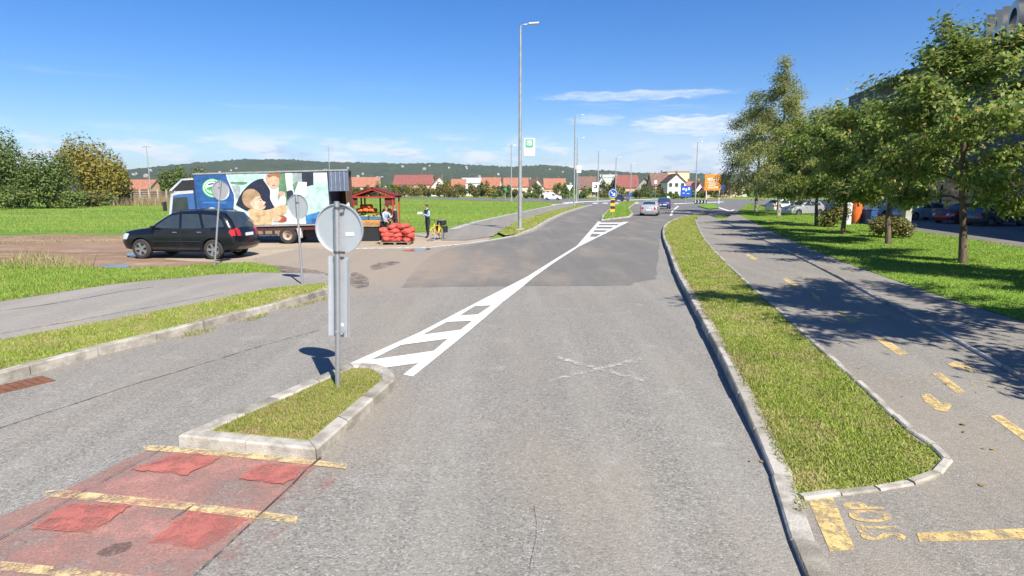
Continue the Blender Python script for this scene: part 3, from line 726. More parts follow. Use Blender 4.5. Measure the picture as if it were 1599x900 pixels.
grass('verge_edge_grass', [p + Vector((-.07, 0)) for p in ve_] + [p + Vector((.05, 0)) for p in ve_[::-1]], lambda x, y: zR(x, y) + .005, 'grass_island', 3000, (.012, .05), .007, 9, 41, 'dry grass creeping over the inner edge of the right kerb')
kerb('kerb_right', KRs, .17, lambda x, y: zR(x, y) + .012, -.03, 1.0, ('concrete_kerb', 'concrete_kerb', 'concrete_kerb_dirty'), seed=8)
vs_ = smooth_line(vr, 5)
kerb('verge_edging', vs_, -.085, lambda x, y: zR(x, y) + .022, lambda x, y: zR(x, y) - .06, .36, ('concrete_kerb', 'concrete_kerb_dirty'), seed=9, stone='edging_stone')
gut = GL([(1720, 660), (1599, 590), (1450, 508), (1300, 428), (1200, 378), (1128, 345)], Z)
gut = smooth_line(gut, 5)
cyc = vs_[::-1][:-2] + GL([(1090, 338), (1105, 335)], Z) + gut[::-1] + [Vector((10.5, 4)), Vector((10, -4)), Vector((1.5, -4))] + [p + Vector((.12, 0)) for p in KRs if -1 < p.y < 5.0]
cyc = [p for p in cyc]
cycle_r = sheet('cycle_path_right', cyc, zR, 'asphalt_path', .6, kind='structure', off=-.001)
lawn_e = smooth_line(GL([(1720, 545), (1599, 506), (1450, 459), (1300, 404), (1235, 376), (1180, 350), (1150, 333)], Z), 5)
foot_r = sheet('footway_right', gut + lawn_e[::-1], lambda x, y: zR(x, y) + .045, 'asphalt_path', .9, kind='structure', off=-.004)
kerb('footway_edging', gut, -.06, lambda x, y: zR(x, y) + .05, lambda x, y: zR(x, y) - .05, 1.0, ('concrete_kerb_dirty', 'concrete'), seed=10, stone='edging_stone')
park_e = GL([(1790, 421), (1599, 391), (1500, 374), (1420, 362), (1330, 346), (1260, 334), (1200, 325), (1170, 318)], .1)
sheet('lawn', lawn_e + park_e[::-1], .20, 'lawn_soil', 1.6, kind='structure')
grass('lawn_grass', lawn_e + park_e[::-1], .20, 'grass_lawn', 620, (.02, .06), .011, 20, 18, 'bright green grass of the lawn under the street trees', 1.)
# yellow markings on the right cycle path
def ymark(name, px, mat='paint_yellow', z=Z):
    P = GL(px, z); return sheet(name, P, zR, mat, .3, cycle_r, off=.004)
N = .06
ymark('stop_line', [(1260, 775), (1299, 772), (1336, 857), (1297, 860)], z=N - .015)
ymark('yellow_line', [(1432, 831), (1599, 824), (1700, 821), (1700, 838), (1599, 841), (1437, 845)], z=N - .015)
ymark('yellow_dash', [(1547, 648), (1562, 646), (1620, 680), (1620, 695)], z=.11)
ymark('yellow_dash', [(1366, 529), (1380, 527.5), (1419, 553), (1404, 556)])
ymark('yellow_dash', [(1456, 584.5), (1470, 584), (1508, 610), (1495, 613)], z=.14)
ymark('yellow_dash', [(1302, 487), (1311, 485.5), (1342, 503), (1332, 506)])
ymark('yellow_dash', [(1262, 459), (1270, 458), (1288, 470), (1279, 471)])
ymark('yellow_dash', [(1222, 436), (1230, 435), (1250, 447), (1241, 448.5)])
ymark('yellow_dash', [(1164, 398), (1170, 397), (1184, 405), (1177, 406)])
ymark('yellow_arrow', [(1438, 617), (1452, 615.5), (1468, 627), (1474, 631), (1476, 627), (1487, 631), (1480, 641), (1462, 638), (1444, 626)], z=.12)
ymark('yellow_arrow', [(1480, 570), (1492, 565), (1506, 569), (1524, 580), (1512, 581), (1498, 574), (1488, 574)], z=.145)
for cu_, cv, k in ((1412, 597, 1), (1556, 597, 1)):                # worn cycle symbols: two rings and a frame
    for dx in (-24, 24):
        ring = [(cu_ + dx + 17 * math.cos(a), cv + 6 * math.sin(a)) for a in np.linspace(0, 2 * math.pi, 15)[:-1]]
        inn = [(cu_ + dx + 11 * math.cos(a), cv + 3.6 * math.sin(a)) for a in np.linspace(0, 2 * math.pi, 15)[:-1]]
        P, Q = GL(ring, .14), GL(inn, .14); mb = MB()
        mb.add([(p.x, p.y, zR(p.x, p.y) + .004) for p in P + Q], [(i, (i + 1) % 14, 14 + (i + 1) % 14, 14 + i) for i in range(14)])
        o = mb.build('cycle_symbol', 'paint_yellow_worn', cycle_r)
        if o.data.polygons[0].normal.z < 0: o.data.flip_normals()
    ymark('cycle_symbol_frame', [(cu_ - 20, cv - 1), (cu_ + 18, cv - 4), (cu_ + 19, cv - 2), (cu_ - 18, cv + 1)], 'paint_yellow_worn', z=.14)
def text_mesh(body, size, extrude=0., parent=None, name='lettering', mat='sign_white', M=None, align='CENTER', bold=0.):
    cu = bpy.data.curves.new('lettering', 'FONT'); cu.body = body; cu.size = size; cu.extrude = extrude; cu.align_x = align; cu.align_y = 'CENTER'; cu.offset = bold; cu.resolution_u = 4
    ob = bpy.data.objects.new('tmp', cu); COL.objects.link(ob); bpy.context.view_layer.update()
    me = bpy.data.meshes.new_from_object(ob); bpy.data.objects.remove(ob)
    if M is not None: me.transform(M)
    me.name = name; me.materials.clear(); me.materials.append(MATS[mat])
    o = bpy.data.objects.new(name, me); COL.objects.link(o)
    if parent: o.parent = parent
    return o
sp0, sp1 = G(1392, 848, .05), G(1345, 778, .05); mid = (sp0 + sp1) / 2; L_ = (sp1 - sp0).length
up = (G(1335, 815, .05) - G(1388, 815, .05)); d_ = (sp1 - sp0).normalized()
M = Matrix(((d_.x * 1.0, up.normalized().x, 0, mid.x), (d_.y * 1.0, up.normalized().y, 0, mid.y), (0, 0, 1, 0), (0, 0, 0, 1)))
st_o = text_mesh('STOP', .42, 0, cycle_r, 'stop_lettering', 'paint_yellow', M @ Matrix.Diagonal((.40 / 1.0 * 1.35, 1.0, 1, 1)), bold=.012)
for p in st_o.data.vertices: p.co.z = zR(p.co.x, p.co.y) + .005

# junction beyond, parking and the slip lane
junc = [Vector(p) for p in ((8, 128), (-30, 178), (-95, 232), (-88, 246), (-20, 200), (40, 172), (110, 158), (330, 150), (330, 118), (110, 118), (70, 112), (36, 96), (26, 88), (20.5, 66), (17, 62), (14, 100))]
sheet('junction', junc, -.004, 'asphalt_far', 6, kind='structure')
slip = GL([(1057, 345), (1085, 339), (1120, 337), (1160, 333), (1178, 326), (1160, 319), (1130, 316), (1070, 318), (1052, 327), (1048, 340)])
sheet('slip_lane', slip, -.001, 'asphalt_far', 3, kind='structure')
pk = park_e + [Vector((60, 130)), Vector((80, 120)), Vector((52, 10)), Vector((30, 2))]
parking = sheet('parking_road', pk, .06, 'asphalt_new', 3, kind='structure')
jn = bpy.data.objects['junction']
for k in range(7):
    u = 925 + 16 * k; mark('crossing_bar', [(u, 318.2), (u + 8, 318.2), (u + 9.5, 316.9), (u + 2, 316.9)], 'paint_white_far', .012, jn)
for q in ([(1046, 337), (1049, 330), (1058, 322), (1061, 322), (1052, 330), (1050, 337)], [(1052, 318), (1130, 315), (1131, 316), (1053, 319)], [(1118, 322), (1140, 329), (1148, 327), (1146, 329), (1140, 331), (1117, 323.3)], [(860, 320), (905, 315.5), (906, 316.5), (864, 321)], [(880, 316), (1030, 310.5), (1030, 311.3), (880, 317)], [(1072, 331), (1100, 330), (1100, 331), (1072, 332)], [(1110, 334), (1122, 333), (1122, 334), (1110, 335)]):
    mark('white_line', q, 'paint_white_far', .012, jn)
gi = GL([(1090, 323), (1100, 319), (1116, 320), (1124, 326), (1108, 327.5)])
sheet('slip_island', gi, .1, 'lawn_soil', 2, kind='structure')

# wooded hills on the horizon
hill_px = [(-900, 268), (-500, 262), (-200, 268), (0, 270), (150, 270), (215, 266), (300, 257), (380, 250), (450, 251), (500, 254), (560, 256), (620, 258), (700, 256), (760, 260), (800, 262), (850, 260), (885, 262), (905, 267), (940, 268), (1000, 272), (1080, 272), (1180, 275), (1300, 272), (1600, 268), (2000, 270), (2600, 276)]
def crest(a):
    u = 800 + math.tan(a) * F / math.cos(PITCH) * 1.0; xs = [p[0] for p in hill_px]; v = float(np.interp(u, xs, [p[1] for p in hill_px])); return v
rg = np.random.default_rng(4); ph = rg.uniform(0, 6.28, 40)
def hill_h(a, d):
    hc = Hgt(crest(a), 2900 * math.cos(a)) if True else 0
    t = (d - 1500) / 1400
    f = sstep(0, 1, t) if t < 1 else 1 - .5 * sstep(0, 1, (d - 2900) / 1600)
    nz = sum(math.sin(a * (17 + 9 * k) + ph[k] + d * .0021 * (1 + k * .7)) / (k + 2) for k in range(9))
    return hc * f + nz * 7 * f * (1 - .85 * math.exp(-((d - 2900) / 250) ** 2)) + (rg.normal() * 2.6 * f)
mb = MB(); NA, ds = 700, [1450] + [1520 + 36 * k for k in range(40)] + [3050, 3300, 3800, 4500]
vs = []
for i in range(NA):
    a = R(-62 + 124 * i / (NA - 1))
    for d in ds: vs.append((math.sin(a) * d, math.cos(a) * d, (hill_h(a, d) if d > 1500 else -2)))
nd_ = len(ds); mb.add(vs, [(i * nd_ + j, (i + 1) * nd_ + j, (i + 1) * nd_ + j + 1, i * nd_ + j + 1) for i in range(NA - 1) for j in range(nd_ - 1)])
hl = mb.build('hills', 'forest_hill', None, True); hl['kind'] = 'structure'
if sum(p.normal.z for p in hl.data.polygons) < 0: hl.data.flip_normals()
# ------------------------------------------------------------------ STREET TREES, BUSHES
oak_g = 'oak trees in a row on the lawn'
oaks = [  # base (x, y), height, crown radius, seed, label
    (G(1503, 411, .2), 7.3, 2.9, 21, 'tallest broadleaf tree on the lawn, nearest trunk beside the parking road', 25000, .165),
    (G(1387, 381, .2), 6.3, 2.7, 22, 'broadleaf tree with its trunk between the two clipped box bushes', 20000, .18),
    (G(1316, 366, .2), 6.5, 2.8, 23, 'broadleaf tree with its trunk just left of the orange pillar', 16000, .2),
    (G(1275, 353, .2), 7.1, 3.0, 24, 'broadleaf tree next behind the birches, thin trunk at the lawn edge', 12500, .22),
    (Vector((15.3, 12.4)), 7.0, 2.6, 25, 'broadleaf tree whose dark branches reach in at the right edge', 26000, .16),
    (Vector((11.1, 5.0)), 10.2, 3.5, 26, 'broadleaf tree whose shadow falls across the right cycle path', 22000, .2)]
for p, h, r, sdv, lab, nl, lf in oaks:
    tree('oak_tree', lab, (p.x, p.y, .19), h, r, 1.7, nl, lf, 'leaf_oak', sdv, 'bark', .115, 22, .36, (-.75 if sdv == 21 else -.15, 0), oak_g, .205, .45, 0., .5, .16, 7)
tree('birch_tree', 'tall olive birch, highest tree right of the road', (*G(1216, 337, .2), .19), 14.6, 3.7, 1.7, 26000, .2, 'leaf_birch', 31, 'bark_birch', .19, 24, .34, (-.1, 0), 'birches at the lawn end', .30, .6, .45, .45, .10, 6)
tree('birch_tree', 'drooping birch left of the tallest birch, beside the slip lane', (*G(1181, 330.5, .2), .19), 12.4, 4.3, 1.9, 20000, .22, 'leaf_birch', 32, 'bark_birch', .17, 20, .30, (0, 0), 'birches at the lawn end', .36, .6, .5, .45, .12, 6)
tree('birch_tree', 'smaller birch close behind the tallest birch', (*G(1238, 335, .2), .19), 10.0, 3.4, 1.9, 14000, .22, 'leaf_birch', 33, 'bark_birch', .14, 16, .38, (0, 0), 'birches at the lawn end', .33, .6, .4, .45, .12, 6)

bush('box_bush', 'clipped box bush just left of the second lawn tree trunk', (*G(1372, 372, .15), .1), .72, .6, 1.15, 1500, .12, 'leaf_box', 41, 'clipped box bushes by the parking road', boxy=True)
bush('box_bush', 'yellowish clipped box bush just right of the second lawn tree trunk', (*G(1404, 374, .15), .1), .62, .6, 1.1, 1300, .12, 'leaf_box', 42, 'clipped box bushes by the parking road', boxy=True)
bush('box_bush', 'clipped box bush beside the white bin, left of the orange pillar', (*G(1300, 356, .15), .1), 1.0, .8, 1.5, 1500, .15, 'leaf_box', 43, 'clipped box bushes by the parking road', boxy=True)

# left tree line
def far_tree(label, u, d, wpx, top_v, mat, seed, n=5200, leaf=.42, group='trees along the left field edge', lumps=16):
    s = F / d * 1.01; h = Hgt(top_v, d)
    x = AX(u, d); return bush('field_tree', label, (x, d, -.1), wpx / s / 2, wpx / s / 2 * .9, h, n, leaf, mat, seed, group, 'tree', lumps, True, .05)
far_tree('dark green tree at the left edge with bare twigs on top', 10, 86, 125, 196, 'leaf_green', 51, 7000, .38)
far_tree('dark green bushy tree right of the one at the left edge', 72, 84, 92, 226, 'leaf_green', 52, 5200, .38)
far_tree('large round yellow-green tree in autumn colour', 140, 98, 122, 201, 'leaf_yellow', 53, 9000, .40, lumps=22)
far_tree('olive tree low on the right flank of the yellow-green tree', 187, 103, 52, 240, 'leaf_olive', 54, 2600, .40)
far_tree('dark round tree behind the truck cab', 272, 150, 50, 248, 'leaf_green', 55, 3000, .55)
far_tree('brownish low tree above the truck roof', 312, 160, 52, 258, 'leaf_olive', 56, 2600, .55)
far_tree('brown-green low tree at the truck box corner', 345, 175, 40, 262, 'leaf_olive', 57, 1800, .6)
for k, (u, d, wp, tv, mt) in enumerate(((40, 82, 90, 278, 'leaf_green'), (100, 84, 70, 290, 'leaf_green'), (150, 90, 70, 296, 'leaf_olive'), (-5, 80, 60, 285, 'leaf_green'))):
    bush('scrub_bush', ('dense green scrub under the left-edge tree', 'low green scrub between the dark trees and the yellow-green tree', 'low olive scrub below the yellow-green tree', 'dark scrub cut by the left edge of the picture')[k], (AX(u, d), d, -.1), wp / F * d / 2, 2., Hgt(tv, d), 1500, .35, mt, 60 + k, None, 'bush', 9)
rp = [Vector(p) for p in ((-68, 100), (-55, 99), (-48, 108), (-62, 112))]
rp = [Vector((AX(165, 97), 97)), Vector((AX(262, 100), 100)), Vector((AX(268, 116), 116)), Vector((AX(180, 112), 112))]
grass('dry_reeds', rp, -.03, 'reed', 14, (.8, 1.7), .04, 200, 19, 'dry reddish reeds below the concrete post fence')
# hedgerow in front of the far houses
rr = random.Random(77)
for k in range(46):
    u = 548 + k * 5.6 + rr.uniform(-3, 3); d = 205 + rr.uniform(-12, 14); hh = rr.uniform(3.6, 6.6)
    mt = rr.choice(('leaf_olive', 'leaf_olive', 'leaf_green', 'leaf_yellow'))
    bush('hedgerow_bush', {'leaf_olive': 'olive scrub bush', 'leaf_green': 'dark green scrub bush', 'leaf_yellow': 'yellowing scrub bush'}[mt] + ' in the hedgerow before the red-roofed houses', (AX(u, d), d, -.1), rr.uniform(1.8, 2.9), 1.8, hh, 520, .6, mt, 100 + k, 'hedgerow bushes', 'bush', 6, False)
for k in range(34):
    u = 782 + k * 10.4 + rr.uniform(-4, 4); d = 182 + rr.uniform(-8, 12); hh = rr.uniform(2.2, 5.0)
    if 850 < u < 880 or 1040 < u < 1062: hh *= .55
    bush('garden_shrub', 'low garden shrub in front of the houses beyond the junction', (AX(u, d), d, -.1), rr.uniform(1.6, 2.8), 1.6, hh, 380, .55, rr.choice(('leaf_olive', 'leaf_green', 'leaf_green')), 300 + k, 'garden shrubs beyond the junction', 'bush', 6, False)
for k, (u, d, h, mt) in enumerate(((700, 215, 7.6, 'leaf_olive'), (835, 230, 6.0, 'leaf_green'), (872, 225, 6.4, 'leaf_green'), (884, 228, 6, 'leaf_green'), (955, 240, 9.0, 'leaf_olive'), (945, 250, 8, 'leaf_green'), (1010, 225, 5.4, 'leaf_green'), (1022, 226, 5.4, 'leaf_green'), (1135, 215, 8.2, 'leaf_olive'), (1122, 240, 9., 'leaf_green'), (1150, 230, 7.4, 'leaf_olive'), (1104, 250, 9, 'leaf_green'), (1170, 210, 7, 'leaf_green'), (1205, 200, 8, 'leaf_green'), (1240, 210, 8, 'leaf_olive'), (1278, 200, 8, 'leaf_green'))):
    bush('garden_tree', 'far garden tree among the red-roofed houses', (AX(u, d), d, -.1), h * .36, h * .3, h, 700, .6, mt, 140 + k, 'far garden trees', 'tree', 8)
tuft = [Vector(p) for p in ((-62, 35.5), (-30, 36), (-18, 36), (-4.5, 36.5), (2, 60), (9, 120), (-30, 175), (-90, 110))]
grass('meadow_tufts', tuft, -.035, 'grass_lawn', 34, (.05, .18), .016, 60, 20, 'tufts of meadow grass across the green field')

# ------------------------------------------------------------------ SIGN POSTS
def disc(mb, c, r, th, n=28, axis='Y'): mb.lathe([(r - .004, -th / 2), (r, -th / 4), (r, th / 4), (r - .004, th / 2)], n, axis, c)
# near island post: round sign and tall board, both seen from the back
p = G(528, 600, .12); ps = thing('sign_post', 'grey steel post with round sign and tall board, on the near island', 'sign post', (p.x, p.y, .1), 0); ps.rotation_euler = (0, R(2.6), 0); ps.scale = (1, 1, .957)
MB().tube([(0, 0, -.1), (0.0, 0, 1.2), (-.01, 0, 2.36)], .032, 14).build('post', 'galvanised', ps, True, 40)
MB().lathe([(.034, 0), (.034, .01), (.02, .018)], 14, 'Z', (-.01, 0, 2.355)).build('post_cap', 'galvanised', ps, True, 40)
def roundsign(parent, c, r, yaw, th=.012, rim=.022, face='sign_blue', back='sign_back'):
    """dished plate: the back faces -Y before yaw, with a folded rim"""
    M = Matrix.Translation(c) @ Matrix.Rotation(yaw, 4, 'Z')
    mb = MB(); mb.lathe([(0.001, 0), (r - .012, 0), (r - .012, -rim), (r, -rim), (r, .006), (0.001, .006)], 36, 'Y'); o = mb.build('sign_disc', back, parent, True, 35, M)
    MB().lathe([(0.001, .0075), (r - .01, .0075), (r - .01, .0095), (.001, .0095)], 36, 'Y').build('sign_face', face, o, False, None, M)
    return o
yaw = R(-14)
sgn = roundsign(ps, (.005, .062, 2.03), .315, yaw)
Mr = Matrix.Translation((.005, .062, 0)) @ Matrix.Rotation(yaw, 4, 'Z')
mb = MB(); mb.box((0, 0, 1.16), (.27, .004, 1.04)); mb.box((-.135, -.016, 1.16), (.004, .034, 1.04)); mb.box((.135, -.016, 1.16), (.004, .034, 1.04)); mb.build('tall_board', 'sign_back', ps, False, None, Mr)
MB().box((0, .004, 1.16), (.262, .002, 1.03)).build('board_face', 'sign_yellow', bpy.data.objects['tall_board'], False, None, Mr)
for z_, nm in ((2.29, 'clamp'), (1.74, 'clamp'), (.72, 'clamp')):
    mb = MB(); mb.lathe([(.036, -.016), (.038, 0), (.036, .016)], 14, 'Z', (-.006, 0, z_)); mb.box((.055, -.01, z_), (.07, .012, .028)); mb.tube([(.075, -.03, z_), (.075, .035, z_)], .007, 6); mb.build(nm, 'steel_dark' if z_ > 1 else 'galvanised', ps, True, 40)
MB().box((.14, -.006, 1.97), (.11, .002, .045), 0, 0, R(-4)).build('sticker', 'sticker_white', sgn, False, None, Matrix.Translation((.005, .062, 0)) @ Matrix.Rotation(yaw, 4, 'Z'))
MB().box((.04, -.004, .80), (.03, .002, .04)).build('sticker', 'sticker_white', sgn, False, None, Mr)
# two round signs seen from behind by the lot entrance
def post_sign(label, u, v, ztop, zdisc, r, yaw, lean, z0=.08):
    p = G(u, v, z0); t = thing('sign_post', label, 'sign post', (p.x, p.y, z0 - .02))
    MB().tube([(0, 0, -.1), (lean * .5, 0, ztop * .5), (lean, 0, ztop)], .03, 12).build('post', 'galvanised', t, True, 40)
    k = zdisc / ztop * lean; roundsign(t, (k, .05, zdisc), r, yaw, face='sign_white')
    MB().lathe([(.034, -.02), (.036, 0), (.034, .02)], 12, 'Z', (k, 0, zdisc + .1)).build('clamp', 'steel_dark', t, True)
    return t
post_sign('thin post with a round sign seen from behind, left of the near island post', 473, 443, 2.32, 2.02, .315, R(-18), -.03)
post_sign('leaning post with a round sign almost edge-on, in front of the dark car', 335, 415, 2.74, 2.42, .31, R(62), .42)

# far island post: blue keep-right disc over a yellow and black board
p = G(956.5, 342, .1); kb = thing('keep_right_sign', 'blue keep-right arrow sign over yellow and black board on the far island', 'road sign', (p.x, p.y, .08))
MB().tube([(0, 0, -.1), (0, 0, 2.55)], .035, 10).build('post', 'galvanised', kb, True, 40)
o = MB(); o.lathe([(.001, -.05), (.36, -.05), (.36, -.03), (.001, -.03)], 30, 'Y', (0, 0, 2.12)); o.build('sign_disc', 'sign_blue', kb)
mb = MB(); mb.lathe([(.325, -.052), (.352, -.052), (.352, -.056), (.325, -.056)], 30, 'Y', (0, 0, 2.12), True); mb.build('rim', 'sign_white', kb)
A = [(-.16, .19), (-.20, .15), (.06, -.10), (-.06, -.10), (-.06, -.17), (.18, -.17), (.18, .07), (.11, .07), (.11, -.05)]
MB().prism(A, .056, .059, Matrix.Translation((0, 0, 2.12)) @ Matrix.Rotation(R(90), 4, 'X')).build('arrow', 'sign_white', kb)
MB().box((0, -.04, 1.15), (.36, .02, 1.1)).build('hazard_board', 'sign_yellow', kb)
for z_ in (1.47, .97): MB().box((0, -.053, z_), (.36, .006, .24)).build('black_stripe', 'sign_black', kb)

# ------------------------------------------------------------------ LAMP POSTS
def lamp(label, x, y, h, r=.11, arm=1.2, head='single', sign=None, group=None, tip_=.06, z=0.):
    t = thing('lamp_post', label, 'lamp post', (x, y, z - .02), 0, group)
    if r > .08: MB().box((0, 0, .03), (.55, .55, .10), 0, .01).build('footing', 'concrete', t)
    MB().tube([(0, 0, -.1), (0, 0, h * .2), (0, 0, h)], [r, r * .93, tip_], 14).build('pole', 'post_grey', t, True, 40)
    if r > .08: MB().box((.0, -r * .96, 1.0), (.09, .03, .4)).build('hatch', 'galvanised', t)
    if head == 'single':
        MB().tube([(0, 0, h - .15), (.03, 0, h + .02), (.2, 0, h + .06), (arm, 0, h + .10)], .03, 8).build('arm', 'galvanised', t, True)
        MB().box((arm + .22, 0, h + .12), (.62, .26, .10), 0, .03, R(-4)).build('lamp_head', 'sign_back', t)
    elif head == 'double':
        MB().tube([(-.9, 0, h), (.9, 0, h)], .05, 6).build('arm', 'galvanised', t)
        for s in (-1, 1): MB().box((s * .75, 0, h - .06), (.7, .35, .22), 0, .03, s * R(12)).build('lamp_head', 'sign_back', t)
    return t
p = G(812.5, 359, .09)
lp = lamp('tall grey lamp post with a white and green banner sign, on the left verge', p.x, p.y, Hgt(41, p.y) - .05, .125, .55, z=.09)
bz = Hgt(229.5, p.y); bx = .56
bb = MB(); bb.box((bx, 0, bz - .07), (.66, .05, 1.02)); bo = bb.build('banner_sign', 'sign_white', lp)
for s in (-.5, .46): MB().box((.18, 0, bz - .07 + s), (.3, .03, .03)).build('bracket', 'galvanised', lp)
MB().box((bx - .02, -.028, bz + .14), (.46, .006, .46)).build('green_square', 'sign_green', bo)
mb = MB(); mb.box((bx - .02, -.033, bz + .15), (.30, .004, .28)); mb.build('white_square', 'sign_white', bo)
mb = MB(); mb.prism([(-.11, -.12), (-.11, .12), (.10, .01), (.10, -.03)], .036, .039, Matrix.Translation((bx - .02, 0, bz + .15)) @ Matrix.Rotation(R(90), 4, 'X')); mb.build('green_arrow', 'sign_green', bo)
mb = MB(); mb.prism([(-.06, -.06), (-.06, .06), (.05, .0)], .040, .042, Matrix.Translation((bx - .02, 0, bz + .15)) @ Matrix.Rotation(R(90), 4, 'X')); mb.build('white_arrow', 'sign_white', bo)
MB().box((bx - .02, -.028, bz - .13), (.44, .006, .03)).build('green_line', 'sign_green', bo)
for lab, u, d, tv, hd, arm in (('tall lamp post where the left kerb ends at the junction', 897, 96, 181, 'single', .9), ('thinner lamp post close behind the tall one at the kerb end', 901, 128, 216, 'single', 1.0),
        ('lamp post with an arm, left of the keep-right sign', 934, 140, 236, 'single', 1.0), ('thin pole behind the keep-right sign', 961.5, 160, 246, 'single', .8),
        ('lamp post right of the blue direction sign', 1086.5, 150, 222, 'single', .8), ('double-headed lamp left of the tall banner lamp post', 799, 140, 227, 'double', 0),
        ('far double-headed floodlight behind the left field', 235.5, 170, 229, 'double', 0), ('far double-headed floodlight above the truck', 516.5, 190, 229, 'double', 0),
        ('thin pole left of the white gabled house', 985, 170, 256, 'single', .6), ('slim grey pole between the two hedgerow halves', 594, 185, 276, 'double', 0)):
    lamp(lab, AX(u, d), d, Hgt(tv, d), .13 if d < 120 else .15, arm, hd, tip_=.09)

# ------------------------------------------------------------------ VEHICLES
def wheel(parent, c, r, wd, side, spokes=5):
    """tyre and spoked rim; side -1/+1 is the outer face"""
    o = MB(); o.lathe([(r * .66, -wd / 2), (r * .9, -wd / 2), (r, -wd * .32), (r, wd * .32), (r * .9, wd / 2), (r * .66, wd / 2)], 28, 'Y', (0, 0, 0), True)
    M = Matrix.Translation(c); wobj = o.build('wheel', 'rubber', parent, True, 40, M)
    mb = MB(); y = side * wd * .44
    mb.lathe([(r * .60, y), (r * .68, y), (r * .68, -y), (r * .60, -y)], 28, 'Y', (0, 0, 0), True)
    mb.lathe([(.01, y * .95), (r * .17, y * .95), (r * .17, y * .5), (.01, y * .5)], 14, 'Y')
    for k in range(spokes):
        a = 2 * math.pi * k / spokes + .3; Mk = Matrix.Rotation(a, 4, 'Y')
        q = [Vector((-r * .10, y * .92, r * .1)), Vector((r * .10, y * .92, r * .1)), Vector((r * .13, y * .98, r * .64)), Vector((-r * .13, y * .98, r * .64))]
        vs = [Mk @ p for p in q] + [Mk @ Vector((p.x, y * .4, p.z)) for p in q]
        mb.add(vs, [(0, 1, 2, 3), (4, 7, 6, 5), (0, 4, 5, 1), (1, 5, 6, 2), (2, 6, 7, 3), (3, 7, 4, 0)])
    mb.build('rim', 'rim', wobj, False, None, M)
    mb = MB(); mb.lathe([(.01, y * .3), (r * .6, y * .3), (r * .6, y * .1), (.01, y * .1)], 20, 'Y'); mb.build('brake_disc', 'plastic_black', wobj, False, None, M)
    return wobj
